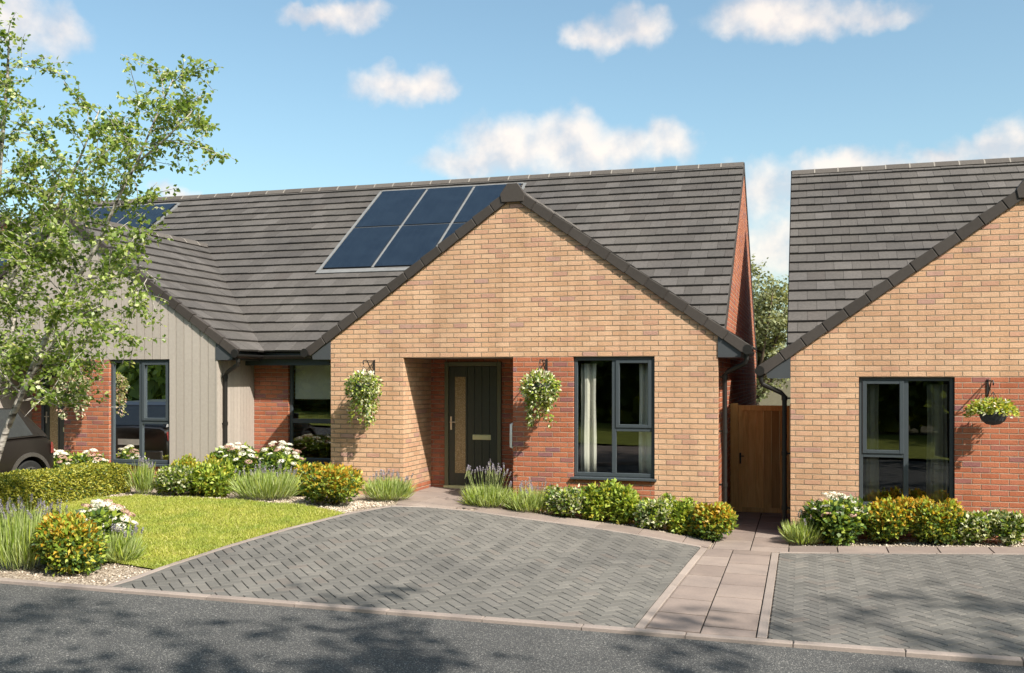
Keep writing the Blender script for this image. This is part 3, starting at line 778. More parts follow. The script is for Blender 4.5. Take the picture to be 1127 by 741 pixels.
# solar arrays set into the main roof
def rp(X, Y, h):
    es = Vector((0, YR-YE, ZR-ZE)).normalized(); nn = Vector((0, -es.z, es.y))
    p = Vector((X, Y, ZE-.04+(Y-YE)*(ZR-ZE)/(YR-YE)))+nn*h
    return (p.x, p.y, p.z)
def slab_on_roof(mb, xa, xb, ya, yb, h0, h1):
    mb.solid([rp(xa, ya, h0), rp(xb, ya, h0), rp(xb, yb, h0), rp(xa, yb, h0)], [rp(xa, ya, h1), rp(xb, ya, h1), rp(xb, yb, h1), rp(xa, yb, h1)])
def solar(xr, ncol, label):
    w = 1.093; ya, ym, yb = 17.46, 18.88, 20.34; xl = xr-w*ncol
    root = empty('solar_array', rp((xl+xr)/2, ya, 0), label, 'solar panels', 'solar panel arrays on the terrace roof')
    m = MB(); slab_on_roof(m, xl-.065, xl-.005, ya-.13, yb+.05, .02, .062); slab_on_roof(m, xr+.005, xr+.065, ya-.13, yb+.05, .02, .062)
    slab_on_roof(m, xl-.005, xr+.005, ya-.13, ya-.02, .02, .058); slab_on_roof(m, xl-.005, xr+.005, yb+.005, yb+.05, .02, .075)
    for i in range(1, ncol): slab_on_roof(m, xl+w*i-.03, xl+w*i+.03, ya-.01, yb, .03, .066)
    slab_on_roof(m, xl+.01, xr-.01, ym-.024, ym+.024, .03, .064)
    m.build('flashing_frame', M['lead'], root)
    for i in range(ncol):
        for c, d in ((ya, ym-.022), (ym+.022, yb)):
            m = MB(); slab_on_roof(m, xl+w*i+.035, xl+w*(i+1)-.035, c, d, .03, .085)
            m.build('solar_panel', M['solar'], root)
solar(-5.77, 3, 'blue-black solar panel array on the roof beside the tan brick gable')
solar(-14.36, 3, 'blue-black solar panel array partly hidden by birch leaves at far left')

# ------------------------------------------------------------------ timber gate in the gap
gt = empty('garden_gate', (-.68, 16.8, -.47), 'tall brown timber gate closing the gap between two brick bungalows', 'gate')
m = MB()
for i in range(6):
    a = -1.02+i*.127; m.box(a+.0005, a+.1265, 16.80+.004*(i % 2), 16.822, -.42, 1.30)
m.build('board_panel', M['wood'], gt, bevel=.007)
m = MB(); m.box(-1.045, -.985, 16.775, 16.81, -.44, 1.33); m.box(-.265, -.225, 16.775, 16.81, -.44, 1.33); m.box(-.984, -.266, 16.776, 16.80, 1.24, 1.33); m.box(-.984, -.266, 16.776, 16.80, -.44, -.36)
m.build('frame', M['wood'], gt, bevel=.004)
for a, b in ((-1.175, -1.05), (-.222, -.185)):
    m = MB(); m.box(a, b, 16.77, 16.87, -.6, 1.36); m.build('post', M['wood'], gt, bevel=.004)
m = MB(); m.box(-1.03, -1.0, 16.76, 16.775, .36, .54); m.tube([(-1.015, 16.765, .49), (-1.015, 16.72, .49), (-.95, 16.715, .49)], .009, 8)
m.build('latch', M['black'], gt)

# ------------------------------------------------------------------ plants
def unit_rows(a): return a/np.maximum(np.linalg.norm(a, axis=1, keepdims=True), 1e-6)
def leaf_quads(P, D, U, l, w, fold=.18):
    """diamond leaves: base P, axis D, up U, length l, width w"""
    D = unit_rows(D); S = unit_rows(np.cross(D, U)); Nn = np.cross(S, D)
    l = np.asarray(l).reshape(-1, 1)*np.ones((len(P), 1)); w = np.asarray(w).reshape(-1, 1)*np.ones((len(P), 1))
    V = np.stack([P, P+D*l*.42+S*w*.5+Nn*l*fold, P+D*l, P+D*l*.42-S*w*.5+Nn*l*fold], 1)
    return V
def foliage(name, mats, P, D, U, l, w, mi=None, parent=None, kind=None, fold=.18):
    V = leaf_quads(P, D, U, l, w, fold); n = len(P)
    return np_mesh(name, V, np.arange(4*n).reshape(n, 4), mats, mi, parent, kind)
def stalks(base, tip, r0, r1):
    """thin three-sided stalks"""
    n = len(base); d = unit_rows(tip-base); s = unit_rows(np.cross(d, np.array([[.3, .9, .2]]))); t = np.cross(d, s); V = []
    for P, r in ((base, r0), (tip, r1)):
        for a in (0, 2.09, 4.19): V.append(P+r*(s*math.cos(a)+t*math.sin(a)))
    V = np.stack(V, 1); F = np.array([(0, 1, 4, 3), (1, 2, 5, 4), (2, 0, 3, 5)])
    return V.reshape(-1, 3), (F[None]+6*np.arange(n)[:, None, None]).reshape(-1, 4)
def shell_pts(n, w, h, clumps=9, dep=.85):
    """points spread through several overlapping clumps that together fill a mound w wide and h high"""
    C = []
    for i in range(clumps):
        a = 2*math.pi*(i+random.random()*.7)/clumps; r = random.uniform(.30, .62) if i else 0
        z = random.uniform(.30, .62); C.append((r*math.cos(a)*w*.55, r*math.sin(a)*w*.55*dep, z*h, random.uniform(.30, .44)))
    C = np.array(C); i = rng.integers(0, len(C), n)
    d = unit_rows(rng.normal(size=(n, 3))); rad = C[i, 3]*rng.uniform(.55, 1.08, n)
    P = np.stack([C[i, 0]+d[:, 0]*rad*w*.62, C[i, 1]+d[:, 1]*rad*w*.62*dep, C[i, 2]+d[:, 2]*rad*h*.95], 1)
    k = (P[:, 2] > .015) & (P[:, 2] < h*1.03)
    return P[k], d[k]
def shrub(name, label, group, x, y, w, h, n, mats, pick, ll=.05, lw=.028):
    h *= .98
    z = g(x, y); root = empty(name, (x, y, z), label, 'shrub', group, 0)
    P, d = shell_pts(n, w, h)
    out = unit_rows(P-np.array([0, 0, h*.25])); D = unit_rows(out*.8+rng.normal(0, .55, P.shape)+np.array([0, 0, .25]))
    U = unit_rows(out+rng.normal(0, .4, P.shape)+np.array([0, 0, .4]))
    m = len(P); mi = pick(P[:, 2]/h, rng.random(m))
    foliage('foliage', mats, P, D, U, ll*rng.uniform(.7, 1.25, m), lw*rng.uniform(.75, 1.2, m), mi, root)
    k = 22; a = rng.uniform(0, 6.28, k); b = np.stack([.05*np.cos(a), .05*np.sin(a), 0*a-.02], 1)
    t = P[rng.integers(0, m, k)]*np.array([.9, .9, .9]); V, F = stalks(b, t, .006, .002)
    np_mesh('stem', V, F, M['stem'], None, root)
    return root
def orange(label, x, y, w, h, n=None, f=1.0):
    n = n or int(4200*w*h/.36)
    return shrub('flowering_shrub', label, 'orange-tipped evergreen shrubs', x, y, w, h, n, [M['l_dark'], M['l_green'], M['l_oran'], M['l_yell']],
        lambda t, r: np.where(r < .46*f*np.clip(t*1.6-.4, 0, 1), 2, np.where(r > .88, 3, np.where(r > .50, 1, 0))), .062, .034)
def green(label, x, y, w, h):
    return shrub('green_shrub', label, 'bright green bushes', x, y, w, h, int(3400*w*h/.36), [M['l_green'], M['l_dark'], M['l_yell']],
        lambda t, r: np.where(r < .16, 1, np.where(r > .93, 2, 0)), .078, .042)
def variegated(label, x, y, w, h):
    return shrub('variegated_shrub', label, 'low white-edged variegated shrubs', x, y, w, h, int(3800*w*h/.36), [M['l_dark'], M['l_green'], M['l_cream']],
        lambda t, r: np.where(r < .38, 2, np.where(r < .68, 1, 0)), .062, .040)
def yellow(label, x, y, w, h):
    return shrub('golden_shrub', label, 'golden-leaved shrubs', x, y, w, h, int(3600*w*h/.36), [M['l_green'], M['l_yell'], M['l_oran']],
        lambda t, r: np.where(r < .5*np.clip(t*1.5, .1, 1), 1, np.where(r > .93, 2, 0)), .055, .03)
def flower_dome(n, r):
    d = unit_rows(rng.normal(size=(n, 3))); d[:, 2] = np.abs(d[:, 2])*.9-.12; d = unit_rows(d)
    P = d*r*np.array([1, 1, .62]); D = unit_rows(np.cross(d, rng.normal(size=(n, 3))))
    return leaf_quads(P-D*r*.16, D, d, r*.36, r*.30, .1)
DOMES = {}
for key, mk in (('w', 'f_white'), ('p', 'f_pink')):
    for s in range(3):
        V = flower_dome(110, 1.0); n = len(V)
        me = bpy.data.meshes.new('flower_head'); me.from_pydata([tuple(v) for v in V.reshape(-1, 3)], [], [tuple(range(4*i, 4*i+4)) for i in range(n)])
        me.materials.append(M[mk]); DOMES[key, s] = me
def hydrangea(label, x, y, w, h, heads=10, pink=.25):
    z = g(x, y); root = empty('hydrangea', (x, y, z), label, 'hydrangea', 'white-headed hydrangeas'); w *= 1.08; h *= 1.08
    P, d = shell_pts(int(2300*w*h/.36), w, h*.9)
    out = unit_rows(P-np.array([0, 0, h*.2])); m = len(P)
    foliage('foliage', [M['l_dark'], M['l_green']], P, unit_rows(out*.7+rng.normal(0, .5, P.shape)), unit_rows(out+np.array([0, 0, .6])+rng.normal(0, .3, P.shape)),
            .085*rng.uniform(.7, 1.2, m), .055*rng.uniform(.8, 1.2, m), (rng.random(m) < .42).astype(int), root, None, .1)
    heads = int(heads*2.2)
    for i in range(heads):
        a = 2*math.pi*(i*.618); e = math.sqrt((i+.5)/heads)
        px, py = e*math.cos(a)*w*.46, e*math.sin(a)*w*.38; pz = h*(.97-.42*e*e)+random.uniform(-.03, .04)
        o = link('flower_head', DOMES['p' if random.random() < pink else 'w', i % 3], root)
        o.location = (px, py, pz); r = random.uniform(.045, .072); o.scale = (r, r, r*.75); o.rotation_euler = (-py*1.1/w, px*1.1/w, a)
    k = 16; a = rng.uniform(0, 6.28, k); b = np.stack([.05*np.cos(a), .05*np.sin(a), 0*a-.02], 1)
    V, F = stalks(b, P[rng.integers(0, m, k)], .007, .003); np_mesh('stem', V, F, M['stem'], None, root)
    return root
SPIKES = []
for s in range(4):
    n = 46; t = rng.random(n); a = rng.uniform(0, 6.28, n)
    P = np.stack([.008*np.cos(a)*(1-.5*t), .008*np.sin(a)*(1-.5*t), t*.075], 1); D = np.stack([np.cos(a), np.sin(a), 1.1+0*a], 1)
    V = leaf_quads(P, D, np.array([[0, 0, 1.]])*np.ones((n, 1))+.01, .016, .011, .1)
    me = bpy.data.meshes.new('flower_spike'); Vs, Fs = stalks(np.array([[0, 0, -.10]]), np.array([[0, 0, .06]]), .0022, .0015)
    me.from_pydata([tuple(v) for v in V.reshape(-1, 3)]+[tuple(v) for v in Vs], [], [tuple(range(4*i, 4*i+4)) for i in range(n)]+[tuple(int(i)+4*n for i in f) for f in Fs])
    me.materials.append(M['f_lav']); me.materials.append(M['l_lav'])
    me.polygons.foreach_set('material_index', [0]*n+[1]*len(Fs)); SPIKES.append(me)
def lavender(label, x, y, w, h, spikes=26, tall=1.0, body=.82):
    z = g(x, y); root = empty('lavender', (x, y, z), label, 'lavender', 'lavender clumps in the beds')
    n = int(900*w/.6)
    hb = h*body
    a = rng.uniform(0, 6.28, n); r = np.sqrt(rng.random(n)); b = np.stack([r*np.cos(a)*w*.36, r*np.sin(a)*w*.28, 0*a], 1)
    lean = np.stack([r*np.cos(a)*w*.16, r*np.sin(a)*w*.14], 1)+rng.normal(0, .05, (n, 2))
    hh = hb*rng.uniform(.35, 1.1, n)*(1-.22*r)
    k = rng.uniform(0, .6, n)[:, None]
    full = np.concatenate([lean, hh[:, None]], 1); P = b+full*k; D = full*(1-k)
    foliage('foliage', [M['l_lav'], M['l_green']], P, D+rng.normal(0, .02, P.shape), rng.normal(size=P.shape), np.linalg.norm(D, axis=1)+.03, .012*rng.uniform(.7, 1.4, n), (rng.random(n) < .3).astype(int), root, None, .02)
    for i in range(spikes):
        aa = random.uniform(0, 6.28); rr = math.sqrt(random.random())
        o = link('flower_spike', SPIKES[i % 4], root)
        o.location = (rr*math.cos(aa)*w*.5, rr*math.sin(aa)*w*.40, h*random.uniform(.70, .93)*(1-.18*rr)); s = random.uniform(.8, 1.15); o.scale = (s, s, s)
        o.rotation_euler = (-rr*math.sin(aa)*.35+random.uniform(-.1, .1), rr*math.cos(aa)*.35+random.uniform(-.1, .1), aa)
    b2 = np.array([(c.location.x*.45, c.location.y*.45, 0) for c in root.children if c.name.startswith('flower_spike')])
    t2 = np.array([tuple(c.location) for c in root.children if c.name.startswith('flower_spike')])
    V, F = stalks(b2, t2, .0026, .002); np_mesh('stem', V, F, M['l_lav'], None, root)
    return root

lavender('slim lavender at the end of the clipped hedge beside the lawn', -9.99, 13.25, .36, .64, 16)
hydrangea('low white hydrangea behind the hedge nearest the parked car', -12.22, 13.9, .60, .58, 11)
hydrangea('low white hydrangea behind the hedge, under the red brick wall', -11.51, 13.9, .60, .56, 11)
yellow('golden shrub behind the white-edged shrub under the taupe boards', -9.66, 13.95, .62, .60)
yellow('golden shrub behind the bright green bush beside the taupe corner', -9.10, 13.95, .55, .60)
variegated('white-edged variegated shrub on the lawn edge below the taupe gable', -9.42, 13.35, .68, .48)
green('bright green bush at the back of the lawn beside the variegated shrub', -8.83, 13.45, .74, .56)
hydrangea('large white hydrangea in front of the black downpipe on taupe boards', -9.0, 14.3, .82, .72, 15, .35)
hydrangea('large white hydrangea under the recessed red brick wall', -8.30, 14.5, .86, .72, 15, .35)
lavender('wide lavender clump at the back of the lawn before the hydrangeas', -7.84, 13.3, 1.04, .55, 34)
orange('small golden-orange shrub tucked under the recessed window', -7.45, 13.95, .55, .56)
orange('rounded orange-tipped shrub at the lawn corner left of the door path', -6.56, 13.05, .98, .58)
lavender('lavender clump left of the door path against tan brick', -5.98, 13.65, .76, .44, 26)
lavender('tall flowering lavender right of the door path beside the porch', -4.52, 13.95, .70, .74, 30, 1, .48)
lavender('lavender clump under the trailing basket on the red pier', -3.90, 13.98, .70, .48, 22, 1, .75)
variegated('white-edged variegated shrub under the left half of the window by the door', -3.29, 13.92, .62, .48)
green('bright yellow-green bush under the middle of the window by the door', -2.86, 13.97, .52, .56)
green('taller bright green bush under the right half of the window by the door', -2.51, 13.97, .56, .62)
variegated('white-edged variegated shrub below the right edge of the window by the door', -2.02, 13.87, .62, .53)
green('bright green bush between the variegated and the golden-orange shrub', -1.64, 13.95, .48, .52)
orange('golden-orange shrub at the house corner beside the gate path', -1.20, 13.78, .68, .54, None, 1.25)
lavender('grassy lavender tuft at the foot of the black downpipe by the gate', -.03, 13.78, .50, .42, 8, 1, .8)
hydrangea('white hydrangea below the brick corner of the right-hand bungalow', .43, 13.9, .78, .62, 13, .2)
orange('orange-tipped shrub beside the white hydrangea under the right-hand window', 1.07, 13.95, .76, .62)
orange('orange-tipped shrub beside the variegated shrubs under the right-hand window', 1.65, 13.95, .66, .61)
variegated('white-edged variegated shrub beside the orange shrubs under the hanging bowl', 2.09, 13.93, .50, .43)
variegated('white-edged variegated shrub at the right edge of the picture below the hanging bowl', 2.52, 13.93, .54, .43)
lavender('big roadside lavender at the left edge of the picture', -8.05, 8.62, .66, .86, 34)
lavender('lavender tuft behind the roadside orange shrub, beside the big lavender', -7.95, 9.1, .44, .66, 18)
orange('rounded orange-tipped shrub beside the road kerb at the lawn corner', -7.50, 8.74, .88, .66)
hydrangea('white hydrangea behind the roadside orange shrub at the lawn edge', -7.72, 9.55, .74, .54, 14, .2)
lavender('low lavender beside the roadside orange shrub next to the driveway edge', -7.28, 9.22, .52, .40, 16)

# clipped box hedge between the two front gardens
hg = empty('box_hedge', (-10.85, 11.6, -.08), 'clipped low green box hedge between the lawn and the parked car', 'hedge')
n = 42000
P = np.stack([rng.uniform(-11.0, -10.48, n), rng.uniform(9.6, 13.5, n), rng.uniform(-.10, .385, n)], 1)
ax = rng.integers(0, 4, n); jit = rng.normal(0, .013, n)
P[:, 0] = np.where(ax == 0, -10.48+jit, P[:, 0]); P[:, 1] = np.where(ax == 3, 13.55+jit, P[:, 1]); P[:, 2] = np.where(ax == 1, .385+jit, P[:, 2])
P[:, 1] = np.where((ax == 3) & (rng.random(n) < .4), 9.6+jit, P[:, 1])
P[:, 2] += .018*np.sin(P[:, 1]*5)+.012*np.sin(P[:, 1]*13)
c = np.array([-10.85, 0, .2]); out = P-c; out[:, 1] = 0; out = unit_rows(out)
o = foliage('foliage', [M['l_hedge'], M['l_dark']], P-np.array([-10.85, 11.6, -.08]), unit_rows(out+rng.normal(0, .8, P.shape)), unit_rows(out+rng.normal(0, .5, P.shape)), .036*rng.uniform(.7, 1.3, n), .024, (rng.random(n) < .24).astype(int), hg)
k = 60; b = np.stack([rng.uniform(-.12, .12, k), rng.uniform(-2, 1.9, k), 0*rng.random(k)-.02], 1); t = b+np.stack([rng.normal(0, .12, k), rng.normal(0, .12, k), rng.uniform(.25, .38, k)], 1)
V, F = stalks(b, t, .012, .004); np_mesh('stem', V, F, M['stem'], None, hg)

# ------------------------------------------------------------------ hanging baskets and their brackets
def bracket(x, z, label):
    root = empty('wall_bracket', (x, YF, z), label, 'bracket', 'iron brackets for hanging baskets')
    m = MB(); m.box(x-.012, x+.012, YF-.014, YF, z-.22, z+.02); m.build('back_plate', M['black'], root)
    m = MB(); m.tube([(x, YF-.012, z), (x, YF-.40, z), (x, YF-.42, z-.03), (x, YF-.40, z-.055)], .009, 8)
    m.tube([(x, YF-.012, z-.20), (x, YF-.10, z-.15), (x, YF-.20, z-.07), (x, YF-.26, z-.008)], .008, 8)
    m.tube([(x, YF-.05, z-.03), (x, YF-.10, z-.06), (x, YF-.09, z-.11), (x, YF-.04, z-.10)], .006, 8)
    m.build('arm', M['black'], root); return root
def basket(x, ztop, kind, label):
    yb = YF-.40; zc = ztop-.30
    root = empty('hanging_basket', (x, yb, zc), label, 'hanging basket', 'hanging baskets on the red and tan brick')
    r = .17; m = MB()
    prof = [(r, 0), (r*.97, -.05), (r*.82, -.11), (r*.5, -.155), (.02, -.17)]
    for i in range(len(prof)-1):
        for k in range(20):
            a, b = 2*math.pi*k/20, 2*math.pi*(k+1)/20; (r0, z0), (r1, z1) = prof[i], prof[i+1]
            m.poly([(x+r0*math.cos(a), yb+r0*math.sin(a), zc+z0), (x+r0*math.cos(b), yb+r0*math.sin(b), zc+z0), (x+r1*math.cos(b), yb+r1*math.sin(b), zc+z1), (x+r1*math.cos(a), yb+r1*math.sin(a), zc+z1)])
    m.poly([(x+r*.97*math.cos(2*math.pi*k/20), yb+r*.97*math.sin(2*math.pi*k/20), zc-.02) for k in range(20)])
    m.build('bowl', M['bowl'], root, smooth=False)
    m = MB()
    for k in range(3):
        a = 2*math.pi*k/3+.5; m.tube([(x+r*math.cos(a), yb+r*math.sin(a), zc), (x, yb, ztop-.04)], .004, 5)
    m.build('chain', M['black'], root)
    if kind == 'bowl':
        n = 1500; d = unit_rows(rng.normal(size=(n, 3))); d[:, 2] = np.abs(d[:, 2])
        P = d*np.array([.29, .26, .15])*rng.uniform(.35, 1.05, (n, 1))+np.array([-.02, 0, .0])
        P[:, 2] -= .16*np.clip(np.hypot(P[:, 0], P[:, 1])-.2, 0, 1)/.1*rng.random(n)*.6
        mats = [M['l_green'], M['l_cream'], M['l_yell'], M['f_white']]; q = rng.random(n); mi = np.where(q < .55, 0, np.where(q < .78, 2, np.where(q < .92, 1, 3)))
        foliage('foliage', mats, P, unit_rows(d+rng.normal(0, .5, P.shape)), unit_rows(d+np.array([0, 0, .5])+rng.normal(0, .4, P.shape)), .06*rng.uniform(.7, 1.2, n), .035, mi, root)
    else:
        n = 1500; d = unit_rows(rng.normal(size=(n, 3)))
        P = d*np.array([.27, .25, .24])*rng.uniform(.5, 1.04, (n, 1))+np.array([0, 0, -.07])
        ts = []
        for _ in range(16):                                         # trailing stems
            a = random.uniform(0, 6.28); rr = random.uniform(.10, .23); ln = random.uniform(.16, .50)*(1 if random.random() < .6 else .6); k = int(ln*105)
            t = rng.random(k); ts.append(np.stack([rr*math.cos(a)*(1-.15*t)+rng.normal(0, .02, k), rr*math.sin(a)*(1-.15*t)+rng.normal(0, .02, k), -.24-ln*t], 1))
        tr = np.concatenate(ts); td = unit_rows(np.stack([tr[:, 0], tr[:, 1], -.12+0*tr[:, 0]], 1))
        if kind == 'trail': mats = [M['l_green'], M['l_cream'], M['l_dark'], M['f_white']]
        else: mats = [M['l_dark'], M['l_cream'], M['f_pink'], M['l_green']]
        for nm, PP, dd in (('foliage', P, d), ('trailing_foliage', tr, td)):
            q = rng.random(len(PP)); top = PP[:, 2] > .11
            mi = np.where(q < .36, 0, np.where(q < .74, 1, 2)); mi = np.where(top & (q > .45), 3, mi)
            foliage(nm, mats, PP, unit_rows(dd+rng.normal(0, .55, PP.shape)), unit_rows(dd+rng.normal(0, .5, PP.shape)+np.array([0, -.2, .5])), .058*rng.uniform(.7, 1.25, len(PP)), .032, mi, root)
for x, zo, kind, bl, hl in ((-6.50, 2.05, 'trail', 'black iron bracket on tan brick left of the porch', 'trailing white and green hanging basket on tan brick left of the porch'),
                        (-3.69, 2.05, 'trail', 'black iron bracket on the red pier beside the green door', 'trailing white and green hanging basket on the red pier beside the green door'),
                        (-11.87, 2.05, 'dusk', 'black iron bracket on the red brick behind the birch', 'dull green and pink hanging basket behind the birch branches'),
                        (2.33, 1.75, 'bowl', 'black iron bracket on red brick at the right edge', 'dark bowl hanging basket with yellow-green leaves at the right edge')):
    bracket(x, zo, bl); basket(x, zo-.04 if kind != 'bowl' else zo-.10, kind, hl)

# ------------------------------------------------------------------ parked hatchback, tail towards the house
def car():
    cx, yt, zg = -12.19, 12.98, -.10
    root = empty('parked_car', (cx, yt-1.9, zg), 'dark bronze-grey hatchback parked behind the clipped hedge, tail to the house', 'car')
    T = lambda x, y, z: (cx+x, yt-y, zg+z)
    ST = [(0, .40, .84, .66), (.05, .28, .93, .78), (.22, .22, .985, .835), (.7, .20, .985, .86), (1.6, .19, .95, .865), (2.5, .19, .94, .86), (3.2, .21, .86, .835), (3.62, .26, .74, .77), (3.8, .34, .60, .62)]
    m = MB(); rings = []
    for y, zb, zt, hw in ST:
        half = [(hw*.90, zb), (hw*.985, zb+.10), (hw, zb+(zt-zb)*.45), (hw*.985, zb+(zt-zb)*.72), (hw*.93, zt-.05), (hw*.80, zt), (0, zt+.02)]
        ring = [(x, y, z) for x, z in half]+[(-x, y, z) for x, z in half[-2::-1]]
        b = len(m.v); m.v += ring; rings.append((b, len(ring)))
    for (b0, n), (b1, _) in zip(rings, rings[1:]):
        for i in range(n): j = (i+1) % n; m.f.append((b0+i, b0+j, b1+j, b1+i)); m.m.append(0)
    for b, n in (rings[0], rings[-1]): m.f.append(tuple(range(b, b+n))); m.m.append(0)
    body = m.build('body', M['carpaint'], root, T, smooth=True)
    cut = MB()
    for yy in (.62, 3.1):
        for s in (-1, 1): cut.tube([(s*.58, yy, .32), (s*1.1, yy, .32)], .375, 28)
    co = cut.build('cutter', M['gutter'], None, T)
    md = body.modifiers.new('arch', 'BOOLEAN'); md.object = co; md.operation = 'DIFFERENCE'; md.solver = 'EXACT'
    dg = bpy.context.evaluated_depsgraph_get(); me = bpy.data.meshes.new_from_object(body.evaluated_get(dg))
    body.modifiers.clear(); body.data = me; bpy.data.objects.remove(co)
    es = body.modifiers.new('edge', 'EDGE_SPLIT'); es.split_angle = R(38)
    # greenhouse: painted roof and pillars, glass set in
    lowr = [(.11, .955, .72), (.35, .98, .76), (1.6, .95, .775), (2.75, .93, .70)]
    upr = [(.46, 1.36, .58), (.62, 1.42, .61), (1.5, 1.445, .625), (2.05, 1.40, .60)]
    m = MB()
    for s in (-1, 1):
        for i in range(3):
            a, b, c, d = lowr[i], lowr[i+1], upr[i+1], upr[i]
            m.poly([(s*a[2], a[0], a[1]), (s*b[2], b[0], b[1]), (s*c[2], c[0], c[1]), (s*d[2], d[0], d[1])])
    for i in range(3):
        d, c = upr[i], upr[i+1]; m.poly([(-d[2], d[0], d[1]), (d[2], d[0], d[1]), (c[2], c[0], c[1]), (-c[2], c[0], c[1])])
    for a, d in ((lowr[0], upr[0]), (lowr[3], upr[3])): m.poly([(-a[2], a[0], a[1]), (a[2], a[0], a[1]), (d[2], d[0], d[1]), (-d[2], d[0], d[1])])
    m.build('roof', M['carpaint'], root, T, bevel=.0)
    def pane(nm, pts, dx):
        m = MB(); P = [Vector(p) for p in pts]; c = sum(P, Vector())/len(P); nn = (P[1]-P[0]).cross(P[2]-P[0]).normalized()
        if nn.dot(Vector(dx)) < 0: nn = -nn
        P = [p+(c-p)*.09 for p in P]; m.solid([p+nn*.002 for p in P], [p+nn*.008 for p in P]); m.build(nm, M['carglass'], root, T)
    for s in (-1, 1):
        pane('side_window', [(s*.772, 1.45, .955), (s*.775, 1.6, .95), (s*.70, 2.72, .93), (s*.60, 2.04, 1.40), (s*.625, 1.5, 1.445), (s*.622, 1.38, 1.44)], (s, 0, .2))
        pane('side_window', [(s*.76, .42, .98), (s*.772, 1.40, .955), (s*.622, 1.34, 1.44), (s*.61, .66, 1.42)], (s, 0, .2))
    pane('rear_window', [(-.70, .12, .965), (.70, .12, .965), (.58, .45, 1.35), (-.58, .45, 1.35)], (0, -1, .4))
    pane('windscreen', [(-.69, 2.74, .94), (.69, 2.74, .94), (.60, 2.06, 1.40), (-.60, 2.06, 1.40)], (0, 1, .4))
    for s in (-1, 1):
        for yy in (.62, 3.1):
            w = MB(); w.tube([(s*.64, yy, .31), (s*.655, yy, .31), (s*.83, yy, .31), (s*.845, yy, .31)], [.29, .31, .31, .29], 36)
            wh = w.build('wheel', M['tyre'], root, T, smooth=False)
            w = MB(); w.tube([(s*.80, yy, .31), (s*.851, yy, .31)], .205, 32); w.build('rim', M['gutter'], wh, T)
            w = MB()
            for k in range(5):
                a = 2*math.pi*k/5+.3; ca, sa = math.cos(a), math.sin(a)
                for o_ in (-.022, .022):
                    w.tube([(s*.858, yy+.04*ca-o_*sa, .31+.04*sa+o_*ca), (s*.858, yy+.2*ca-o_*1.6*sa, .31+.2*sa+o_*1.6*ca)], .013, 6)
            ringp = [(s*.853, yy+.205*math.cos(a), .31+.205*math.sin(a)) for a in [2*math.pi*i/32 for i in range(33)]]
            w.tube(ringp, .012, 6, cap=False); w.tube([(s*.85, yy, .31), (s*.866, yy, .31)], .045, 16)
            w.build('spokes', M['alloy'], wh, T)
            ar = MB(); q = [2*math.pi*i/40 for i in range(0, 21)]
            for a, b in zip(q, q[1:]):
                P = []
                for an, rr, xx in ((a, .365, .872), (b, .365, .872), (b, .425, .866), (a, .425, .866)): P.append((s*xx, yy+rr*math.cos(an), .32+rr*math.sin(an)))
                Q = [(s*.78, p[1], p[2]) for p in P]; ar.solid(Q, P)
            ar.build('arch_trim', M['cartrim'], root, T)
        t = MB(); t.solid([(s*.79, .07, .70), (s*.825, .17, .70), (s*.82, .16, .88), (s*.76, .07, .87)], [(s*.798, .055, .70), (s*.838, .17, .70), (s*.832, .16, .88), (s*.765, .055, .87)])
        t.build('tail_lamp', M['taillight'], root, T, bevel=.005)
        t = MB(); t.tube([(s*.60, 3.66, .62), (s*.60, 3.72, .61)], [.11, .09], 20); t.build('headlamp', M['lamp'], root, T)
        t = MB(); t.box(s*.86-.02, s*.86+.12*s+.0, 2.3, 2.42, .93, 1.06); t.build('door_mirror', M['carpaint'], root, T, bevel=.02)
        t = MB(); t.box(min(s*.855, s*.885), max(s*.855, s*.885), 1.55, 1.72, .78, .81); t.build('door_handle', M['steel'], root, T, bevel=.004)
    t = MB(); t.box(-.72, .72, -.03, .10, .34, .52); t.build('rear_bumper', M['cartrim'], root, T, bevel=.02)
    t = MB(); t.box(-.26, .26, -.005, .03, .62, .73); t.build('number_plate', M['white'], root, T)
car()

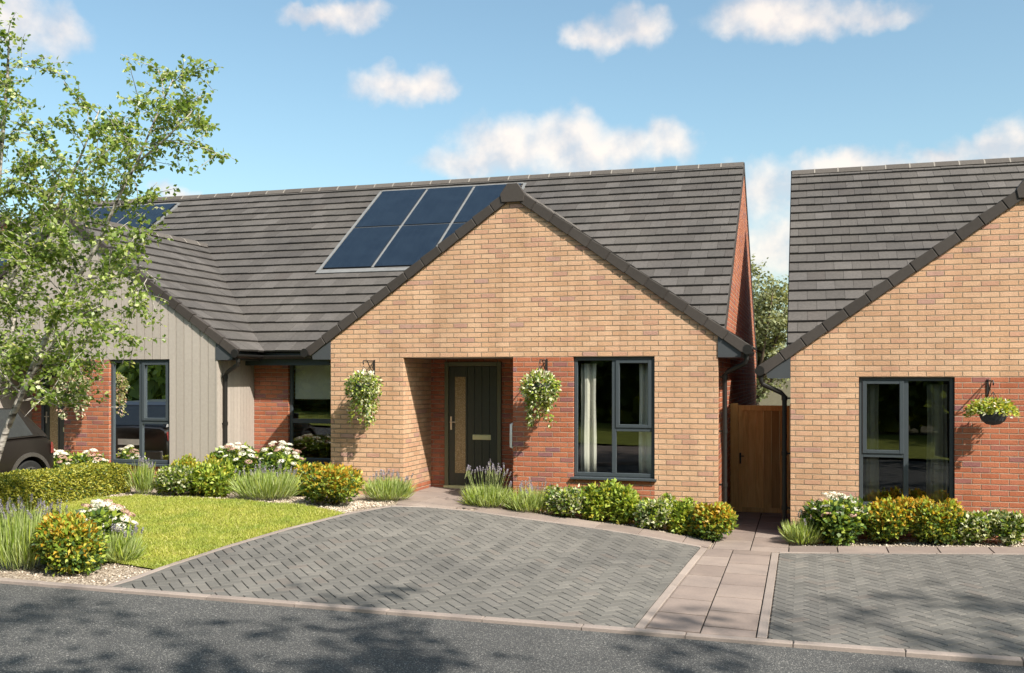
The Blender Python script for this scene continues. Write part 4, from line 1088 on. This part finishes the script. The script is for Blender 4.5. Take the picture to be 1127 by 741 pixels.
# ------------------------------------------------------------------ trees
def branch_pts(p0, d0, ln, seg, wob, up, r0, r1):
    P = [Vector(p0)]; d = Vector(d0).normalized(); st = ln/seg
    for i in range(seg):
        d = (d+Vector((random.gauss(0, wob), random.gauss(0, wob), random.gauss(0, wob)+up))).normalized(); P.append(P[-1]+d*st)
    return P, [r0+(r1-r0)*i/seg for i in range(seg+1)]
def leaves_on(P, start, per_m, spread, L_, D_):
    tot = 0
    for a, b in zip(P, P[1:]):
        ln = (b-a).length; k = int(ln*per_m+random.random())
        for _ in range(k):
            t = random.random(); p = a.lerp(b, t)
            d = Vector((random.gauss(0, 1), random.gauss(0, 1), random.gauss(-.35, .7))).normalized()
            L_.append(p+d*random.uniform(0, spread)); D_.append(d)
def tree(name, label, cat, base, stems, mats, leafsz, per_m, bark, group=None, subs=(6, 7), spread=.05, sub_len=(.8, .35), twig=.35, lw=.75, droop=-.03, zmin=-9):
    """stems: list of (points, r0, r1); side branches and twigs grow from their upper parts"""
    root = empty(name, base, label, cat, group)
    tr = MB(); bo = MB(); LP = []; LD = []
    for pts, r0, r1 in stems:
        pts = [Vector(p) for p in pts]; n = len(pts); tr.tube(pts, [r0+(r1-r0)*i/(n-1) for i in range(n)], 10)
        leaves_on(pts[-3:], 0, per_m, spread, LP, LD)
        cum = [0]
        for a, b in zip(pts, pts[1:]): cum.append(cum[-1]+(b-a).length)
        tot = cum[-1]; nb = max(3, int(tot*subs[0]))
        for i in range(nb):
            s = tot*(.16+.84*(i+random.random())/nb); k = max(j for j in range(n) if cum[j] <= s+1e-9); k = min(k, n-2)
            p = pts[k].lerp(pts[k+1], (s-cum[k])/max(1e-6, cum[k+1]-cum[k])); ax = (pts[k+1]-pts[k]).normalized()
            if p.z < zmin: continue
            az = i*2.4+random.uniform(-.5, .5); o = ax.orthogonal().normalized(); w = ax.cross(o)
            d = (ax*random.uniform(.25, .7)+(o*math.cos(az)+w*math.sin(az))*.9+Vector((0, 0, .15)))
            ln = (sub_len[0]*(1-.55*s/tot)+sub_len[1])*random.uniform(.65, 1.2); rb = (r0+(r1-r0)*s/tot)*.5
            bp, br = branch_pts(p, d, ln, 6, .12, droop, max(.005, rb*.6), .003)
            if min(p.z for p in bp) < zmin-.1: continue
            bo.tube(bp, br, 6)
            leaves_on(bp[2:], 0, per_m, spread, LP, LD)
            for j in range(subs[1]):
                q = random.randint(1, 5); tp = bp[q].lerp(bp[q+1] if q < 6 else bp[q], random.random())
                td = (bp[q]-bp[q-1]).normalized()*.7+Vector((random.gauss(0, .6), random.gauss(0, .6), random.gauss(0, .45)))
                t_, r_ = branch_pts(tp, td, twig*random.uniform(.6, 1.3), 4, .15, droop*2, .004, .002)
                if min(p.z for p in t_) < zmin-.1: continue
                bo.tube(t_, r_, 4)
                leaves_on(t_, 0, per_m, spread, LP, LD)
    off = Vector(base); kk = [i for i in range(len(LP)) if LP[i].z > zmin]; LP = [LP[i] for i in kk]; LD = [LD[i] for i in kk]
    tr.build('trunk', bark, root, smooth=True); bo.build('limb', bark, root, smooth=True)
    P = np.array([tuple(p-off) for p in LP]); D = np.array([tuple(d) for d in LD]); n = len(P)
    U = unit_rows(rng.normal(0, .8, (n, 3))+np.array([0, -.25, .55])); s = leafsz*rng.uniform(.6, 1.25, n)
    foliage('crown', mats, P, D, U, s, s*lw, None, root, None, .10)
    return root, n

B = (-8.80, 8.42, -.33)
birch_stems = [
    ([B, (-8.32, 8.4, .45), (-8.0, 8.4, 1.28), (-7.68, 8.4, 1.9), (-7.46, 8.42, 2.32), (-7.18, 8.45, 2.78), (-6.85, 8.4, 3.18), (-6.62, 8.4, 3.62), (-6.41, 8.4, 3.94), (-6.2, 8.4, 4.35), (-6.0, 8.42, 4.75)], .038, .005),
    ([(-8.78, 8.45, -.3), (-8.65, 8.5, .8), (-8.5, 8.5, 1.9), (-8.35, 8.55, 3.0), (-8.2, 8.5, 4.0), (-8.05, 8.45, 4.9), (-7.98, 8.4, 5.35)], .055, .008),
    ([(-8.85, 8.42, -.3), (-9.1, 8.3, .9), (-9.4, 8.3, 2.2), (-9.6, 8.2, 3.4), (-9.7, 8.2, 4.6), (-9.8, 8.2, 5.7)], .06, .009),
    ([(-7.98, 8.4, 1.28), (-7.6, 8.25, 1.75), (-7.2, 8.15, 2.15), (-6.85, 8.1, 2.4), (-6.6, 8.1, 2.5)], .024, .006),
    ([(-8.45, 8.5, 2.2), (-8.1, 8.6, 2.9), (-7.7, 8.7, 3.5), (-7.35, 8.7, 4.1), (-7.1, 8.7, 4.6)], .026, .006),
    ([(-7.18, 8.45, 2.78), (-6.9, 8.6, 2.85), (-6.55, 8.7, 2.9), (-6.4, 8.7, 2.8)], .014, .005),
    ([(-8.35, 8.4, .9), (-8.25, 8.6, 1.9), (-8.2, 8.8, 2.7), (-7.95, 8.9, 3.5), (-7.75, 8.9, 4.1)], .03, .006),
    ([(-6.41, 8.4, 3.94), (-6.05, 8.3, 4.1), (-5.85, 8.3, 4.25), (-5.7, 8.3, 4.38)], .012, .004),
]
_, nb_ = tree('birch_tree', 'young silver birch with pale stems and loose yellow-green leaves beside the road', 'tree', B, birch_stems, M['l_birch'], .054, 58, M['birch'], None, (6.5, 8), .045, (.50, .24), .32, zmin=1.5)

def stem_to(base, top, n, bend, r0, r1):
    b, t = Vector(base), Vector(top); o = []
    for i in range(n+1):
        f = i/n; o.append(tuple(b.lerp(t, f)+Vector((math.sin(f*3+bend)*.12, math.cos(f*2+bend)*.12, 0))*f))
    return (o, r0, r1)
def broad_tree(name, label, base, h, spread_, mats, leafsz, per_m, nst=7, group=None, lean=(0, 0), clear=.3, subs=(2.2, 6), bark=None):
    b = Vector(base); st = [stem_to(b, b+Vector((lean[0]*.4, lean[1]*.4, h*clear)), 4, 1, h*.022, h*.018)]
    c = b+Vector((lean[0]*.4, lean[1]*.4, h*clear))
    for i in range(nst):
        a = 2*math.pi*i/nst+random.uniform(-.3, .3); rr = spread_*random.uniform(.35, .95) if i else .1
        st.append(stem_to(c, b+Vector((lean[0]+rr*math.cos(a), lean[1]+rr*math.sin(a), h*random.uniform(.68, 1.0)*(1-.22*rr/spread_))), 6, a, h*.012, .02))
    return tree(name, label, 'tree', base, st, mats, leafsz, per_m, bark or M['bark'], group, subs, leafsz*1.5, (h*.16, h*.07), h*.09, .7, -.01)
_, n1 = broad_tree('garden_tree', 'grey-green leafy tree standing behind the gap between two bungalows', (-1.75, 38, -.4), 7.2, 2.6, M['l_far'], .15, 30, 9, None, (.2, 0), .18, (2.4, 7))
# roadside trees on the camera's side: out of the frame, they throw the dappled shade on the road and stand in the window reflections
_, n2 = broad_tree('roadside_tree', 'broad leafy roadside tree across the road from the brick bungalows, throwing dappled shade', (3.9, -1.9, -.45), 13.0, 4.4, M['l_wood'], .26, 13, 10, 'trees across the road', (.8, 1.35), .45, (1.35, 5))
_, n3 = broad_tree('roadside_tree', 'tall narrow leafy tree across the road from the right-hand bungalow, shading its parking bay', (12.9, -1.8, -.65), 14.5, 2.7, M['l_wood'], .26, 16, 7, 'trees across the road', (.4, 3.7), .5, (1.35, 5))
# woodland edge beyond the opposite lawn, seen only as dark reflections in the glass
n = 22000
X = rng.uniform(-50, 45, n); hgt = 10.5+2*np.sin(X*.5)+1.2*np.sin(X*1.7+1); Zz = rng.random(n)**.8*hgt; Yy = -14.5-rng.random(n)*2.5+.8*np.sin(X*1.1)
P = np.stack([X, Yy, Zz-.4], 1)
far = rng.random(n) < .45                                        # large leaves deep inside close the gaps
P[far, 1] -= 2.5; P[far, 2] *= .86
wd = foliage('woodland', [M['l_edge']], P, rng.normal(size=(n, 3)), rng.normal(size=(n, 3))*.6+np.array([0, 1., .3]), np.where(far, 1.9, .55)*rng.uniform(.6, 1.2, n), np.where(far, 1.6, .42), None, None, 'stuff')

# ------------------------------------------------------------------ sun, sky, camera
LD_ = Vector((-1.53, 1.0, -1.75)).normalized()
sl = bpy.data.lights.new('sun', 'SUN'); sl.energy = 4.6; sl.angle = R(.7); sl.color = (1, .93, .82)
so = bpy.data.objects.new('sun', sl); COL.objects.link(so); so.rotation_euler = LD_.to_track_quat('-Z', 'Y').to_euler(); so.location = (20, -12, 25)
w = bpy.data.worlds.new('World'); scn.world = w; w.use_nodes = True
nt = w.node_tree; nt.nodes.clear()
wo = N(nt, 'ShaderNodeOutputWorld'); bg = N(nt, 'ShaderNodeBackground'); bg.inputs[1].default_value = .114
sky = N(nt, 'ShaderNodeTexSky'); sky.sky_type = 'NISHITA'; sky.sun_disc = False
sky.sun_elevation = math.asin(-LD_.z); sky.sun_rotation = math.atan2(-LD_.x, -LD_.y)
sky.air_density = 1.0; sky.dust_density = 2.2; sky.ozone_density = 1.6; sky.altitude = 50
tc = N(nt, 'ShaderNodeTexCoord'); s = N(nt, 'ShaderNodeSeparateXYZ'); L(nt, tc.outputs['Generated'], s.inputs[0])
az = math_n(nt, 'ARCTAN2', s.outputs[0], s.outputs[1]); el = math_n(nt, 'ARCSINE', s.outputs[2])
nz = N(nt, 'ShaderNodeTexNoise'); nz.inputs['Scale'].default_value = 16; nz.inputs['Detail'].default_value = 7; nz.inputs['Roughness'].default_value = .58
L(nt, tc.outputs['Generated'], nz.inputs['Vector'])
nb = N(nt, 'ShaderNodeTexNoise'); nb.inputs['Scale'].default_value = 34; nb.inputs['Detail'].default_value = 5; L(nt, tc.outputs['Generated'], nb.inputs['Vector'])
sc_ = N(nt, 'ShaderNodeSeparateColor'); L(nt, nb.outputs['Color'], sc_.inputs[0])
az2 = math_n(nt, 'ADD', az, math_n(nt, 'MULTIPLY', math_n(nt, 'SUBTRACT', sc_.outputs[0], .5), .045))
el2 = math_n(nt, 'ADD', el, math_n(nt, 'MULTIPLY', math_n(nt, 'SUBTRACT', sc_.outputs[1], .5), .035))
CL = [(-0.752,0.315,0.041,0.024),(-0.721,0.304,0.029,0.023),(-0.796,0.315,0.043,0.029),(-0.447,0.350,0.034,0.013),(-0.487,0.343,0.030,0.010),(-0.401,0.283,0.044,0.017),(-0.374,0.288,0.026,0.015),(-0.192,0.333,0.031,0.016),(-0.163,0.339,0.033,0.018),(-0.204,0.330,0.018,0.010),(-0.038,0.344,0.053,0.019),(0.013,0.333,0.050,0.017),(0.054,0.332,0.044,0.014),(-0.291,0.226,0.055,0.028),(-0.241,0.235,0.050,0.026),(-0.199,0.223,0.055,0.023),(-0.131,0.230,0.029,0.019),(-0.328,0.213,0.046,0.014),(0.038,0.201,0.049,0.015),(0.083,0.193,0.032,0.012),(-0.034,0.177,0.043,0.029),(-0.034,0.129,0.051,0.035),(0.168,0.204,0.040,0.016),(0.200,0.205,0.035,0.020),(-0.620,0.177,0.023,0.008),(0.126,0.200,0.030,0.008)]
cur = None; hi_ = None
for a, e, ra, re in CL:
    q = math_n(nt, 'DIVIDE', math_n(nt, 'SUBTRACT', az2, a), ra*1.25); r = math_n(nt, 'DIVIDE', math_n(nt, 'SUBTRACT', el2, e), re*1.25)
    dd = math_n(nt, 'ADD', math_n(nt, 'MULTIPLY', q, q), math_n(nt, 'MULTIPLY', r, r))
    v = math_n(nt, 'SUBTRACT', 1.0, dd)
    cur = v if cur is None else math_n(nt, 'SMOOTH_MAX', cur, v, .35)
off = N(nt, 'ShaderNodeVectorMath', operation='ADD'); L(nt, tc.outputs['Generated'], off.inputs[0]); off.inputs[1].default_value = (.016, -.004, .022)
nz2 = N(nt, 'ShaderNodeTexNoise'); nz2.inputs['Scale'].default_value = 16; nz2.inputs['Detail'].default_value = 4; nz2.inputs['Roughness'].default_value = .55; L(nt, off.outputs[0], nz2.inputs['Vector'])
rel = math_n(nt, 'SUBTRACT', nz.outputs[0], nz2.outputs[0])
den = math_n(nt, 'ADD', cur, math_n(nt, 'MULTIPLY', math_n(nt, 'SUBTRACT', nz.outputs[0], .55), 1.9))
mr = N(nt, 'ShaderNodeMapRange'); mr.interpolation_type = 'SMOOTHSTEP'; L(nt, den, mr.inputs[0]); mr.inputs[1].default_value = -.38; mr.inputs[2].default_value = 1.2
fac = math_n(nt, 'MULTIPLY', mr.outputs[0], .80)
cc = ramp(nt, math_n(nt, 'ADD', math_n(nt, 'MULTIPLY', rel, 2.2), math_n(nt, 'ADD', .42, math_n(nt, 'MULTIPLY', den, .10))), [(.2, (3.9, 3.75, 3.85)), (.5, (5.2, 4.65, 4.3)), (.8, (6.2, 5.4, 4.7))])
cc2 = N(nt, 'ShaderNodeMix', data_type='RGBA'); L(nt, fac, cc2.inputs[0])
tint = mix(nt, 1., sky.outputs[0], (1.02, 1.13, 1.0), 'MULTIPLY')
L(nt, tint, cc2.inputs[6]); L(nt, cc, cc2.inputs[7])
L(nt, cc2.outputs[2], bg.inputs[0]); L(nt, bg.outputs[0], wo.inputs[0])

cam = bpy.data.cameras.new('camera'); co = bpy.data.objects.new('camera', cam); COL.objects.link(co); scn.camera = co
co.location = (0, 0, 1.8); co.rotation_euler = (R(90), 0, R(16.5))
cam.sensor_width = 36; cam.lens = 1085/1127*36; cam.shift_y = 44.5/1127; cam.clip_end = 3000; cam.clip_start = .05
scn.view_settings.view_transform = 'Standard'; scn.view_settings.look = 'None'; scn.view_settings.exposure = .80; scn.view_settings.gamma = 1
print('leaves', nb_, n1, n2)
